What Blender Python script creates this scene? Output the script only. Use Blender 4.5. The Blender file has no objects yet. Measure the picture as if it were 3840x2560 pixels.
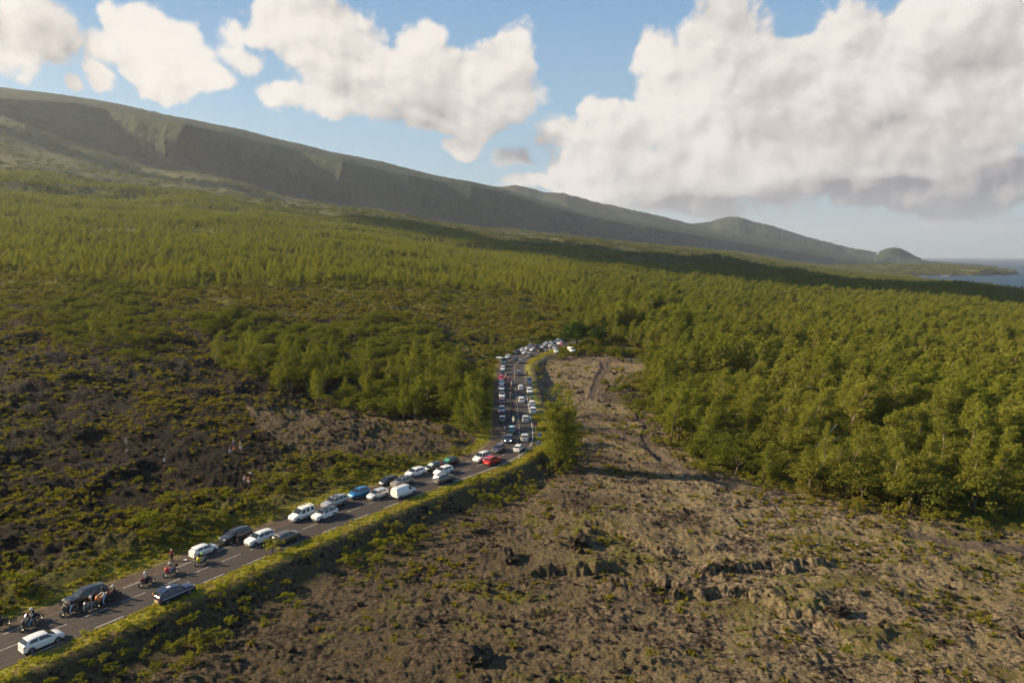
import bpy, bmesh, math, random
import numpy as np
from mathutils import Vector, Matrix, Euler

random.seed(7)
RNG = np.random.default_rng(7)
S = bpy.context.scene
COL = S.collection

# ------------------------------------------------------------------ camera
PITCH = math.radians(7.17)
CAM_H = 42.0
FOC = 2560.0                      # focal length in pixels of the 3840 wide photograph
cam_d = bpy.data.cameras.new("camera")
cam_d.lens = 24.0
cam_d.sensor_width = 36.0
cam_d.clip_start = 1.0
cam_d.clip_end = 300000.0
cam = bpy.data.objects.new("camera", cam_d)
cam.location = (0, 0, CAM_H)
cam.rotation_euler = (math.radians(90) - PITCH, 0, 0)
COL.objects.link(cam)
S.camera = cam

# ------------------------------------------------------------------ render settings
S.render.engine = 'CYCLES'
S.cycles.use_denoising = True
S.cycles.denoising_prefilter = 'FAST'
S.cycles.max_bounces = 5
S.cycles.diffuse_bounces = 2
S.cycles.glossy_bounces = 2
S.cycles.transmission_bounces = 3
S.cycles.transparent_max_bounces = 8
S.cycles.volume_bounces = 0
S.cycles.use_adaptive_sampling = True
S.cycles.adaptive_threshold = 0.01
S.view_settings.view_transform = 'Standard'
S.view_settings.look = 'None'
S.view_settings.exposure = 1.3
HAZE_D = 4.2e-5
S.view_settings.gamma = 1.0

# ------------------------------------------------------------------ sun and sky
SUN_EL = math.radians(25.0)
SUN_AZ = math.radians(-84.0)      # measured from +Y towards +X: the sun stands to the left, a little beyond
sun_dir = Vector((math.sin(SUN_AZ) * math.cos(SUN_EL), math.cos(SUN_AZ) * math.cos(SUN_EL), math.sin(SUN_EL)))
sl = bpy.data.lights.new("sun", 'SUN')
sl.energy = 5.0
sl.angle = math.radians(0.5)
sl.color = (1.0, 0.80, 0.52)
so = bpy.data.objects.new("sun", sl)
so.rotation_euler = (-sun_dir).to_track_quat('-Z', 'Y').to_euler()
so.location = sun_dir * 300 + Vector((0, 0, 100))
COL.objects.link(so)


class NB:
    """small helper to write node graphs"""
    def __init__(self, nt):
        self.nt = nt
    def n(self, t, **kw):
        nd = self.nt.nodes.new(t)
        for k, v in kw.items():
            setattr(nd, k, v)
        return nd
    def l(self, a, b):
        self.nt.links.new(a, b)
    def put(self, sock, v):
        if v is None:
            return
        if isinstance(v, bpy.types.NodeSocket):
            self.l(v, sock)
        else:
            sock.default_value = v
    def m(self, op, a, b=None, c=None, clamp=False):
        nd = self.n('ShaderNodeMath', operation=op)
        nd.use_clamp = clamp
        self.put(nd.inputs[0], a)
        self.put(nd.inputs[1], b)
        if c is not None:
            self.put(nd.inputs[2], c)
        return nd.outputs[0]
    def v(self, op, a, b=None, scale=None):
        nd = self.n('ShaderNodeVectorMath', operation=op)
        self.put(nd.inputs[0], a)
        if b is not None:
            self.put(nd.inputs[1], b)
        if scale is not None:
            self.put(nd.inputs[3], scale)
        return nd.outputs[1] if op in ('DOT_PRODUCT', 'LENGTH', 'DISTANCE') else nd.outputs[0]
    def ss(self, x, lo, hi, a=0.0, b=1.0):
        nd = self.n('ShaderNodeMapRange', interpolation_type='SMOOTHSTEP')
        self.put(nd.inputs[0], x)
        self.put(nd.inputs[1], lo)
        self.put(nd.inputs[2], hi)
        self.put(nd.inputs[3], a)
        self.put(nd.inputs[4], b)
        return nd.outputs[0]
    def noise(self, vec, scale, detail=5.0, rough=0.55, dist=0.0, lac=2.0):
        nd = self.n('ShaderNodeTexNoise')
        self.put(nd.inputs['Vector'], vec)
        nd.inputs['Scale'].default_value = scale
        nd.inputs['Detail'].default_value = detail
        nd.inputs['Roughness'].default_value = rough
        nd.inputs['Distortion'].default_value = dist
        nd.inputs['Lacunarity'].default_value = lac
        return nd.outputs['Fac']
    def mix(self, f, a, b):
        nd = self.n('ShaderNodeMix', data_type='RGBA')
        self.put(nd.inputs[0], f)
        self.put(nd.inputs[6], a)
        self.put(nd.inputs[7], b)
        return nd.outputs[2]
    def xyz(self, vec):
        nd = self.n('ShaderNodeSeparateXYZ')
        self.l(vec, nd.inputs[0])
        return nd.outputs
    def comb(self, x, y, z):
        nd = self.n('ShaderNodeCombineXYZ')
        self.put(nd.inputs[0], x)
        self.put(nd.inputs[1], y)
        self.put(nd.inputs[2], z)
        return nd.outputs[0]


def sky_dir(dx, dy):
    """direction (azimuth, elevation in radians) of a cloud seen at (dx, dy) in the 2352 wide view"""
    sx, sy = dx * 1.632653, dy * 1.632653
    X = (sx - 1920) / FOC
    v = (sy - 1280) / FOC
    f = math.cos(PITCH) - v * math.sin(PITCH)
    u = -(v * math.cos(PITCH) + math.sin(PITCH))
    return math.atan2(X, f), math.atan2(u, math.hypot(X, f))


world = bpy.data.worlds.new("World")
S.world = world
world.use_nodes = True
nt = world.node_tree
nt.nodes.clear()
W = NB(nt)

# cloud density as a group of (azimuth, elevation, 0)
cg = bpy.data.node_groups.new("cloud_density", 'ShaderNodeTree')
cg.interface.new_socket("P", in_out='INPUT', socket_type='NodeSocketVector')
cg.interface.new_socket("Density", in_out='OUTPUT', socket_type='NodeSocketFloat')
G = NB(cg)
gi = G.n('NodeGroupInput')
go = G.n('NodeGroupOutput')
P0 = gi.outputs[0]
# x, y, rx, ry, weight  (in the 2352 wide view)
BLOBS = [
    (30, 80, 160, 100, 1.0), (110, 120, 120, 62, 1.0), (20, 20, 60, 60, .8), (230, 165, 70, 45, .8),
    (368, 90, 90, 80, 1.1), (380, 185, 120, 62, .95), (285, 60, 65, 50, .65), (330, 150, 80, 60, 1.0), (148, 200, 50, 26, .75),
    (525, 60, 50, 40, .45), (560, 130, 60, 40, .3), (230, 120, 90, 60, .8), (440, 190, 90, 45, .8), (1060, 200, 170, 130, 1.2),
    (670, 50, 120, 90, 1.1), (790, 110, 190, 125, 1.2), (900, 170, 240, 110, 1.25), (1000, 190, 150, 120, 1.2),
    (1050, 285, 160, 62, 1.05), (1045, 345, 70, 30, .9), (1175, 140, 48, 85, .95), (1130, 230, 110, 95, 1.1), (650, 215, 70, 45, .9),
    (770, 250, 160, 50, .9), (960, 80, 80, 60, .8),
    (1690, 120, 190, 150, 1.25), (1600, 230, 170, 130, 1.25), (1420, 330, 150, 105, 1.2), (1900, 250, 380, 250, 1.4),
    (2220, 180, 380, 320, 1.4), (1700, 390, 420, 92, 1.2), (2050, 400, 420, 70, 1.2), (1240, 412, 75, 32, .95), (1235, 300, 70, 70, .42),
    (1190, 365, 60, 26, .55), (2050, 455, 240, 40, .9), (2250, 420, 150, 36, .9), (1600, 470, 260, 30, .7), (1750, 492, 90, 18, .5),
    (1330, 250, 50, 45, .7), (1310, 370, 110, 70, 1.1), (1400, 430, 190, 44, 1.1), (1290, 300, 70, 60, .9), (1530, 120, 80, 110, .75), (2330, 430, 50, 20, .5),
]
def field(nb, P, blobs):
    acc = None
    for (x, y, rx, ry, w) in blobs:
        a, e = sky_dir(x, y)
        a2, _ = sky_dir(x + rx, y)
        _, e2 = sky_dir(x, y + ry)
        sa, se = 1.0 / abs(a2 - a), 1.0 / abs(e2 - e)
        ma = nb.n('ShaderNodeVectorMath', operation='MULTIPLY_ADD')
        nb.put(ma.inputs[0], P)
        ma.inputs[1].default_value = (sa, se, 0)
        ma.inputs[2].default_value = (-a * sa, -e * se, 0)
        val = nb.m('MULTIPLY_ADD', nb.v('LENGTH', ma.outputs[0]), -w, w)
        acc = val if acc is None else nb.m('SMOOTH_MAX', acc, val, 0.12)
    return acc
# fine billows only: evaluated again towards the sun for the relief
vor = G.n('ShaderNodeTexVoronoi', feature='F1')
G.l(P0, vor.inputs['Vector'])
vor.voronoi_dimensions = '2D'
vor.inputs['Scale'].default_value = 13.0
vor.inputs['Detail'].default_value = 4.0
vor.inputs['Roughness'].default_value = 0.55
bil = G.m('SUBTRACT', 0.5, vor.outputs['Distance'])
nzn = G.n('ShaderNodeTexNoise', noise_dimensions='2D')
G.l(P0, nzn.inputs['Vector'])
nzn.inputs['Scale'].default_value = 9.0
nzn.inputs['Detail'].default_value = 8.0
nzn.inputs['Roughness'].default_value = 0.60
nzn.inputs['Distortion'].default_value = 0.2
d0 = G.m('MULTIPLY', G.m('SUBTRACT', nzn.outputs['Fac'], 0.5), 1.25)
G.l(G.m('MULTIPLY_ADD', bil, 0.62, d0), go.inputs[0])

tc = W.n('ShaderNodeTexCoord')
D = W.v('NORMALIZE', tc.outputs['Generated'])
dxyz = W.xyz(D)
az = W.m('ARCTAN2', dxyz[0], dxyz[1])
el = W.m('ARCSINE', dxyz[2])
P = W.comb(az, el, 0.0)
wrp = W.n('ShaderNodeTexNoise', noise_dimensions='2D')
W.l(P, wrp.inputs['Vector'])
wrp.inputs['Scale'].default_value = 7.0
wrp.inputs['Detail'].default_value = 3.0
wcol = W.v('SUBTRACT', wrp.outputs['Color'], (0.5, 0.5, 0.5))
Pw = W.v('ADD', P, W.v('SCALE', wcol, scale=0.085))
PB = W.v('ADD', P, W.v('SCALE', wcol, scale=0.05))
base = W.m('MULTIPLY', field(W, Pw, BLOBS), 1.25)
MAIN = [b for b in BLOBS if b[2] * b[3] > 14000]
baseL = W.m('MULTIPLY', field(W, W.v('ADD', Pw, (-0.045, 0.050, 0.0)), MAIN), 1.25)
def dens(p):
    g = W.n('ShaderNodeGroup')
    g.node_tree = cg
    W.put(g.inputs[0], p)
    return g.outputs[0]
fine = dens(PB)
fineL = dens(W.v('ADD', PB, (-0.011, 0.013, 0.0)))
den = W.m('ADD', W.m('ADD', base, 0.19), fine)
relief = W.m('SUBTRACT', fine, fineL)
relF = W.m('MULTIPLY', W.m('SUBTRACT', W.m('MINIMUM', base, 1.1), W.m('MINIMUM', baseL, 1.1)), 1.4)
alpha = W.ss(den, -0.03, 0.36)
# low, far side of the clouds stays grey: flat bases
BASES = [(2050, 450, 560, 66, 1.4), (2300, 420, 300, 70, 1.4), (1700, 478, 420, 44, 1.1), (1200, 340, 100, 60, .9), (1000, 250, 150, 80, .32),
         (780, 190, 110, 60, .2), (2260, 120, 220, 150, .34), (1790, 250, 110, 130, .25), (2040, 270, 100, 90, .22), (400, 200, 90, 40, .3),
         (1060, 340, 90, 40, .45), (900, 290, 150, 40, .4), (100, 150, 100, 30, .35)]
bn = W.noise(P, 4.2, 5.0, 0.5, 0.0)
bas = field(W, PB, BASES)
basf = W.ss(W.m('ADD', bas, W.m('MULTIPLY', W.m('SUBTRACT', bn, 0.5), 0.9)), 0.0, 0.62)
shade = W.m('ADD', 0.74, W.m('MULTIPLY', relief, 0.75))
shade = W.m('ADD', shade, W.m('MULTIPLY', relF, 0.13))
shade = W.m('ADD', shade, W.m('MULTIPLY', W.m('SUBTRACT', bn, 0.5), 1.5))
shade = W.m('SUBTRACT', shade, W.m('MULTIPLY', basf, 0.58))
dark = (0.235, 0.222, 0.238, 1)
mid = (0.60, 0.545, 0.50, 1)
lit = (0.98, 0.905, 0.825, 1)
c1 = W.mix(W.ss(shade, -0.05, 0.45), dark, mid)
cc = W.mix(W.ss(shade, 0.30, 1.10), c1, lit)
bgc = W.n('ShaderNodeBackground')
W.l(cc, bgc.inputs[0])
bgc.inputs[1].default_value = 0.405
sky = W.n('ShaderNodeTexSky', sky_type='NISHITA')
sky.sun_disc = False
sky.sun_elevation = SUN_EL
sky.sun_rotation = SUN_AZ
sky.altitude = 100
sky.air_density = 1.0
sky.dust_density = 0.25
sky.ozone_density = 1.6
# the clear air: sky texture blended with the pale blue that humid sea air scatters
rmp = W.n('ShaderNodeValToRGB')
cr = rmp.color_ramp
for i, (p, c) in enumerate([(0.0, (2.55, 3.9, 4.5)), (0.10, (2.7, 4.2, 5.1)), (0.30, (2.75, 4.6, 6.1)), (0.62, (1.55, 3.25, 5.6)), (1.0, (1.1, 2.3, 4.6))]):
    e = cr.elements[i] if i < 2 else cr.elements.new(p)
    e.position = p
    e.color = (*[q * 0.1 for q in c], 1)
W.l(W.m('MULTIPLY', el, 1.0 / 0.6, clamp=True), rmp.inputs[0])
skc = W.mix(0.82, sky.outputs[0], W.v('SCALE', rmp.outputs[0], scale=10.0))
bgs = W.n('ShaderNodeBackground')
W.l(skc, bgs.inputs[0])
bgs.inputs[1].default_value = 0.050
mx = W.n('ShaderNodeMixShader')
W.l(alpha, mx.inputs[0])
W.l(bgs.outputs[0], mx.inputs[1])
W.l(bgc.outputs[0], mx.inputs[2])
wo = W.n('ShaderNodeOutputWorld')
W.l(mx.outputs[0], wo.inputs[0])
world.cycles.sampling_method = 'MANUAL'
world.cycles.sample_map_resolution = 512


# ------------------------------------------------------------------ helpers
def tag(o, label=None, cat=None, group=None, kind=None):
    if label: o['label'] = label
    if cat: o['category'] = cat
    if group: o['group'] = group
    if kind: o['kind'] = kind
    return o

def empty(name, loc=(0, 0, 0), rz=0.0):
    o = bpy.data.objects.new(name, None)
    o.empty_display_size = 0.3
    COL.objects.link(o)
    o.location = loc
    o.rotation_euler = (0, 0, rz)
    return o

def mesh_from(name, verts, faces, smooth=False):
    me = bpy.data.meshes.new(name)
    me.from_pydata([tuple(map(float, v)) for v in verts], [], [tuple(map(int, f)) for f in faces])
    if smooth:
        me.polygons.foreach_set('use_smooth', [True] * len(me.polygons))
    me.update()
    return me

def np_mesh(name, V, F, smooth=False):
    """V (n,3) float array, F (m,k) int array (k = 3 or 4)"""
    V = np.asarray(V, np.float32)
    F = np.asarray(F, np.int32)
    k = F.shape[1]
    me = bpy.data.meshes.new(name)
    me.vertices.add(len(V))
    me.vertices.foreach_set('co', V.ravel())
    me.loops.add(F.size)
    me.loops.foreach_set('vertex_index', F.ravel())
    me.polygons.add(len(F))
    me.polygons.foreach_set('loop_start', np.arange(0, F.size, k, dtype=np.int32))
    if smooth:
        me.polygons.foreach_set('use_smooth', np.ones(len(F), dtype=bool))
    me.update(calc_edges=True)
    return me

def link(name, me, mats=None, parent=None, loc=None, rot=None, scale=None):
    o = bpy.data.objects.new(name, me)
    COL.objects.link(o)
    if mats is not None:
        for m in (mats if isinstance(mats, (list, tuple)) else [mats]):
            if len(me.materials) < (len(mats) if isinstance(mats, (list, tuple)) else 1):
                me.materials.append(m)
    if parent is not None: o.parent = parent
    if loc is not None: o.location = loc
    if rot is not None: o.rotation_euler = rot
    if scale is not None: o.scale = scale
    return o

class MB:
    """collects simple shapes into one mesh"""
    def __init__(self):
        self.V = []; self.F = []
    def add(self, vs, fs):
        b = len(self.V)
        self.V += [tuple(v) for v in vs]
        self.F += [tuple(i + b for i in f) for f in fs]
        return self
    def box(self, c, s, rot=None):
        hx, hy, hz = s[0] / 2, s[1] / 2, s[2] / 2
        vs = [Vector((x, y, z)) for x in (-hx, hx) for y in (-hy, hy) for z in (-hz, hz)]
        if rot is not None:
            R = Euler(rot).to_matrix()
            vs = [R @ v for v in vs]
        vs = [v + Vector(c) for v in vs]
        return self.add(vs, [(0, 1, 3, 2), (4, 6, 7, 5), (0, 4, 5, 1), (2, 3, 7, 6), (0, 2, 6, 4), (1, 5, 7, 3)])
    def tube(self, pts, rad, n=8, cap=True):
        pts = [Vector(p) for p in pts]
        if not isinstance(rad, (list, tuple)): rad = [rad] * len(pts)
        rings = []
        for i, p in enumerate(pts):
            t = (pts[min(i + 1, len(pts) - 1)] - pts[max(i - 1, 0)]).normalized()
            a = t.cross(Vector((0, 0, 1)) if abs(t.z) < 0.9 else Vector((1, 0, 0))).normalized()
            b = t.cross(a)
            rings.append([p + (a * math.cos(2 * math.pi * k / n) + b * math.sin(2 * math.pi * k / n)) * rad[i] for k in range(n)])
        vs = [v for r in rings for v in r]
        fs = []
        for i in range(len(pts) - 1):
            for k in range(n):
                k2 = (k + 1) % n
                fs.append((i * n + k, i * n + k2, (i + 1) * n + k2, (i + 1) * n + k))
        if cap:
            fs.append(tuple(range(n - 1, -1, -1)))
            fs.append(tuple((len(pts) - 1) * n + k for k in range(n)))
        return self.add(vs, fs)
    def ball(self, c, r, n=10, m=7):
        if not isinstance(r, (list, tuple)): r = (r, r, r)
        vs = [(c[0], c[1], c[2] - r[2])]
        for i in range(1, m):
            a = -math.pi / 2 + math.pi * i / m
            for k in range(n):
                b = 2 * math.pi * k / n
                vs.append((c[0] + r[0] * math.cos(a) * math.cos(b), c[1] + r[1] * math.cos(a) * math.sin(b), c[2] + r[2] * math.sin(a)))
        vs.append((c[0], c[1], c[2] + r[2]))
        fs = []
        for k in range(n):
            fs.append((0, 1 + (k + 1) % n, 1 + k))
            for i in range(m - 2):
                a = 1 + i * n
                fs.append((a + k, a + (k + 1) % n, a + n + (k + 1) % n, a + n + k))
            fs.append((1 + (m - 2) * n + k, 1 + (m - 2) * n + (k + 1) % n, len(vs) - 1))
        return self.add(vs, fs)
    def lathe_y(self, prof, c=(0, 0, 0), n=20):
        """prof: list of (radius, y); axis along Y"""
        vs = []
        for (r, y) in prof:
            for k in range(n):
                a = 2 * math.pi * k / n
                vs.append((c[0] + r * math.cos(a), c[1] + y, c[2] + r * math.sin(a)))
        fs = []
        for i in range(len(prof) - 1):
            for k in range(n):
                k2 = (k + 1) % n
                fs.append((i * n + k, (i + 1) * n + k, (i + 1) * n + k2, i * n + k2))
        return self.add(vs, fs)
    def mesh(self, name, smooth=False):
        me = mesh_from(name, self.V, self.F, smooth)
        bm = bmesh.new()
        bm.from_mesh(me)
        bmesh.ops.recalc_face_normals(bm, faces=bm.faces)
        bm.to_mesh(me)
        bm.free()
        return me
    def build(self, name, mat, parent=None, smooth=False, **kw):
        return link(name, self.mesh(name, smooth), mat, parent, **kw)


def at(sx, sy, z=0.0):
    """point of the place at height z that is seen at (sx, sy) of the 3840 wide photograph"""
    X = (sx - 1920) / FOC
    v = (sy - 1280) / FOC
    f = math.cos(PITCH) - v * math.sin(PITCH)
    d = v * math.cos(PITCH) + math.sin(PITCH)
    t = (CAM_H - z) / d
    return X * t, f * t

def atD(dx, dy, z=0.0):
    return at(dx * 1.632653, dy * 1.632653, z)


# ------------------------------------------------------------------ numpy noise
def _hash(ix, iy, seed):
    h = (ix.astype(np.int64) * 374761393 + iy.astype(np.int64) * 668265263 + seed * 2147483647) & 0xffffffff
    h = ((h ^ (h >> 13)) * 1274126177) & 0xffffffff
    h = h ^ (h >> 16)
    return (h & 0xffffff) / float(0xffffff)

def vnoise(x, y, seed=0):
    ix = np.floor(x); iy = np.floor(y)
    fx = x - ix; fy = y - iy
    ux = fx * fx * fx * (fx * (fx * 6 - 15) + 10)
    uy = fy * fy * fy * (fy * (fy * 6 - 15) + 10)
    a = _hash(ix, iy, seed); b = _hash(ix + 1, iy, seed)
    c = _hash(ix, iy + 1, seed); d = _hash(ix + 1, iy + 1, seed)
    return (a * (1 - ux) + b * ux) * (1 - uy) + (c * (1 - ux) + d * ux) * uy

def fbm(x, y, octv=5, seed=0, gain=0.5):
    """0..1 around 0.5"""
    s = 0; amp = 1; tot = 0
    for i in range(octv):
        s = s + amp * vnoise(x, y, seed + i * 17)
        tot += amp
        amp *= gain
        x, y = (x * 1.6 + y * 1.2) + 13.7, (-x * 1.2 + y * 1.6) + 7.3
    return s / tot

def ridged(x, y, octv=4, seed=0, gain=0.5):
    s = 0; amp = 1; tot = 0
    for i in range(octv):
        n = 1 - np.abs(2 * vnoise(x, y, seed + i * 31) - 1)
        s = s + amp * n * n
        tot += amp
        amp *= gain
        x, y = (x * 1.6 + y * 1.2) + 3.1, (-x * 1.2 + y * 1.6) + 9.2
    return s / tot

def sstep(x, a, b):
    t = np.clip((x - a) / (b - a), 0, 1)
    return t * t * (3 - 2 * t)

def in_poly(x, y, poly):
    inside = np.zeros(np.shape(x), bool)
    n = len(poly)
    for i in range(n):
        x1, y1 = poly[i]; x2, y2 = poly[(i + 1) % n]
        if y1 == y2: continue
        c = ((y1 > y) != (y2 > y)) & (x < (x2 - x1) * (y - y1) / (y2 - y1) + x1)
        inside ^= c
    return inside

def seg_dist(x, y, pts, signed=False):
    """distance to a polyline; signed > 0 on the right of its direction; also arc length"""
    best = np.full(np.shape(x), 1e9); side = np.zeros(np.shape(x)); arc = np.zeros(np.shape(x))
    s = 0.0
    for (x1, y1), (x2, y2) in zip(pts[:-1], pts[1:]):
        dx, dy = x2 - x1, y2 - y1
        L2 = dx * dx + dy * dy
        t = np.clip(((x - x1) * dx + (y - y1) * dy) / L2, 0, 1)
        d = np.hypot(x - (x1 + t * dx), y - (y1 + t * dy))
        m = d < best
        best = np.where(m, d, best)
        if signed:
            side = np.where(m, np.sign((x - x1) * dy - (y - y1) * dx), side)
        L = math.sqrt(L2)
        arc = np.where(m, s + t * L, arc)
        s += L
    return (best * side if signed else best), arc
# ------------------------------------------------------------------ materials
MATS = {}
def principled(name, color, rough=0.6, metal=0.0, spec=0.5, coat=0.0, emis=None):
    if name in MATS: return MATS[name]
    m = bpy.data.materials.new(name)
    m.use_nodes = True
    b = m.node_tree.nodes['Principled BSDF']
    b.inputs['Base Color'].default_value = (*color, 1)
    b.inputs['Roughness'].default_value = rough
    b.inputs['Metallic'].default_value = metal
    b.inputs['Specular IOR Level'].default_value = spec
    b.inputs['Coat Weight'].default_value = coat
    b.inputs['Coat Roughness'].default_value = 0.05
    if emis:
        b.inputs['Emission Color'].default_value = (*emis[0], 1)
        b.inputs['Emission Strength'].default_value = emis[1]
    MATS[name] = m
    return m

def noisy(name, c1, c2, scale=3.0, rough=0.8, bump=0.0, bscale=10.0, detail=6.0, spec=0.3, metal=0.0, coat=0.0):
    if name in MATS: return MATS[name]
    m = principled(name, c1, rough, metal, spec, coat)
    g = NB(m.node_tree)
    b = m.node_tree.nodes['Principled BSDF']
    tc = g.n('ShaderNodeTexCoord')
    f = g.noise(tc.outputs['Object'], scale, detail, 0.6)
    g.l(g.mix(g.ss(f, 0.35, 0.65), (*c1, 1), (*c2, 1)), b.inputs['Base Color'])
    if bump:
        bn = g.n('ShaderNodeBump')
        bn.inputs['Strength'].default_value = bump
        bn.inputs['Distance'].default_value = 0.1
        g.l(g.noise(tc.outputs['Object'], bscale, 4, 0.6), bn.inputs['Height'])
        g.l(bn.outputs[0], b.inputs['Normal'])
    return m

# ------------------------------------------------------------------ the road line
CENTRE_PX = [(0, 2440.6), (49, 2420.7), (222, 2351), (281.6, 2327), (440, 2264.7), (571, 2211.6), (702.4, 2158.4), (818.4, 2110.7), (926.6, 2066.9),
             (1121, 1989.6), (1210, 1955.7), (1288.8, 1924.5), (1369.8, 1893.8), (1442.4, 1866.4), (1579.6, 1816.4), (1618.9, 1803.8),
             (1708.7, 1774.9), (1769, 1755.3), (1805.5, 1742), (1871.4, 1716.8), (1893.9, 1704.7), (1922, 1686.8), (1945.8, 1655.9),
             (1947.9, 1622.5), (1945.9, 1585), (1941.4, 1547.5), (1936, 1490.4), (1931, 1440.6), (1929, 1400.8), (1929.6, 1379.4),
             (1931.5, 1369.4), (1935.8, 1360.3), (1942.5, 1352.6), (1951.6, 1347.2), (1970.8, 1335.8), (1998.6, 1324), (2040, 1309), (2090, 1296), (2150, 1285)]
_c = [at(*p) for p in CENTRE_PX]
_d = ((_c[1][0] - _c[0][0]), (_c[1][1] - _c[0][1]))
# carry the road on beyond both ends
_c = [(_c[0][0] - 26.5, _c[0][1] - 40.0), (_c[0][0] - 12.6, _c[0][1] - 18.0)] + _c + [(_c[-1][0] + 40, _c[-1][1] + 35)]
def smooth_line(p, it=3, step=1.0):
    p = np.array(p, float)
    for _ in range(2):
        L = np.r_[0, np.cumsum(np.hypot(*np.diff(p, axis=0).T))]
        s = np.arange(0, L[-1], step)
        p = np.c_[np.interp(s, L, p[:, 0]), np.interp(s, L, p[:, 1])]
        for _ in range(10):
            q = p.copy()
            q[1:-1] = (p[:-2] + 2 * p[1:-1] + p[2:]) / 4
            p = q
    return p
ROAD = smooth_line(_c, step=1.0)
ROAD_S = np.r_[0, np.cumsum(np.hypot(*np.diff(ROAD, axis=0).T))]
ROAD_T = np.gradient(ROAD, axis=0)
ROAD_T /= np.hypot(ROAD_T[:, 0], ROAD_T[:, 1])[:, None]
ROAD_N = np.c_[ROAD_T[:, 1], -ROAD_T[:, 0]]           # to the right of the direction of travel (away from the camera)
ROAD_C = [tuple(p) for p in ROAD[::4]] + [tuple(ROAD[-1])]
def road_at(s, off=0.0):
    x = np.interp(s, ROAD_S, ROAD[:, 0]); y = np.interp(s, ROAD_S, ROAD[:, 1])
    nx = np.interp(s, ROAD_S, ROAD_N[:, 0]); ny = np.interp(s, ROAD_S, ROAD_N[:, 1])
    return x + nx * off, y + ny * off
def road_near(x, y):
    i = int(np.argmin(np.hypot(ROAD[:, 0] - x, ROAD[:, 1] - y)))
    return ROAD_S[i], math.atan2(ROAD_T[i, 1], ROAD_T[i, 0]), (x - ROAD[i, 0]) * ROAD_N[i, 0] + (y - ROAD[i, 1]) * ROAD_N[i, 1]
S_OFF = road_near(*at(818.4, 2110.7))[0] - 25.5       # arc length offset to the dash phase read off the photograph

# ------------------------------------------------------------------ the land
T_U = np.array([-1.6, -0.75, -0.5, -0.25, 0.0, 0.25, 0.5, 0.62, 0.75, 1.6])
T_Y = np.array([0, 60, 120, 200, 300, 450, 700, 1000, 1500, 2200, 3000, 4200, 6000, 9000.])
T_Z = np.array([
    [0, 0, 5, 14, 26, 42, 88, 150, 260, 440, 700, 1000, 1300, 1500],
    [0, 0, 2.5, 8, 16, 28, 62, 110, 195, 375, 640, 900, 1200, 1400],
    [0, 0, 1.5, 6, 13, 26, 54, 95, 155, 276, 398, 570, 860, 1000],
    [0, 0, .5, 3, 9, 20, 42, 72, 118, 180, 246, 338, 480, 600],
    [0, 0, 0, 0, 0.5, 10, 22, 36, 58, 92, 130, 184, 270, 400],
    [0, 0, -1, -1.5, -2, -1, 1, 6, 15, 35, 55, 75, 105, 150],
    [0, -.5, -2, -3.5, -5, -7, -9, -12, -20, -33, -48, -64, -78, -60],
    [0, -.5, -2.5, -4.5, -7, -10, -14, -20, -31, -54, -92, -98, -98, -98],
    [0, -.5, -3, -6, -10, -15, -22, -32, -45, -84, -110, -120, -120, -120],
    [0, -1, -5, -11, -20, -34, -60, -90, -120, -140, -150, -150, -150, -150]], float)
SEA_Z = -80.0

def polyD(pts, z=0.0):
    return [atD(x, y, z) for x, y in pts]
FOREST_R = polyD([(1290, 775), (1330, 800), (1480, 812), (1500, 830), (1470, 855), (1502, 900), (1512, 960), (1560, 1008), (1640, 1062), (1760, 1095),
                  (1850, 1118), (1980, 1150), (2150, 1172), (2420, 1205), (2700, 1240)], -3) + [(900, 150), (2400, 900), (2300, 2300), (300, 2400), (40, 560), (30, 420)]
SHRUB_R = polyD([(1375, 905), (1390, 875), (1440, 862), (1500, 870), (1505, 960), (1450, 935)], -3)
BUSH_RIM = polyD([(1240, 805), (1300, 800), (1480, 812), (1500, 825), (1380, 824), (1250, 822)], -2)
CLUMP_L = polyD([(440, 800), (560, 770), (700, 800), (880, 760), (1000, 770), (1060, 850), (1140, 890), (1150, 960), (1100, 1000), (1000, 950), (880, 950), (700, 930), (560, 890), (470, 850)], 3)
CLUMP_L2 = polyD([(95, 740), (180, 700), (300, 695), (390, 760), (380, 800), (250, 815), (140, 790)], 12)
CLEAR_L = polyD([(560, 955), (800, 940), (960, 955), (1095, 985), (1080, 1012), (900, 1042), (690, 1050), (600, 1010)], 2)
FIELD_R = polyD([(1232, 827), (1497, 826), (1480, 858), (1395, 872), (1370, 915), (1300, 960), (1238, 900)], -2)
PATHS = [polyD([(1362, 828), (1384, 836), (1388, 848), (1374, 862), (1368, 880), (1360, 905)], -2.5),
         polyD([(1310, 962), (1400, 985), (1480, 1010), (1540, 1048), (1600, 1082), (1700, 1108), (1800, 1124)], -3),
         polyD([(1466, 935), (1490, 968), (1484, 1000), (1530, 1042)], -3),
         polyD([(2100, 1225), (2220, 1243), (2360, 1248)], -4)]
STEPS = [(polyD([(1180, 1322), (1290, 1330), (1430, 1318), (1560, 1348), (1700, 1368), (1820, 1392), (1875, 1425)], -3), .95),
         (polyD([(1560, 1300), (1650, 1315), (1780, 1302), (1880, 1275), (1900, 1262)], -3), .8),
         (polyD([(1330, 1240), (1400, 1225), (1480, 1262), (1500, 1280)], -3), .9),
         (polyD([(1800, 1420), (1880, 1432), (1920, 1475)], -3), .9)]

def forest_edge_y(x):
    """distance at which the young forest on the left slope begins"""
    return np.interp(x, [-900, -340, -200, -110, -40, 10, 60], [560, 450, 410, 470, 520, 500, 430])

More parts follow.
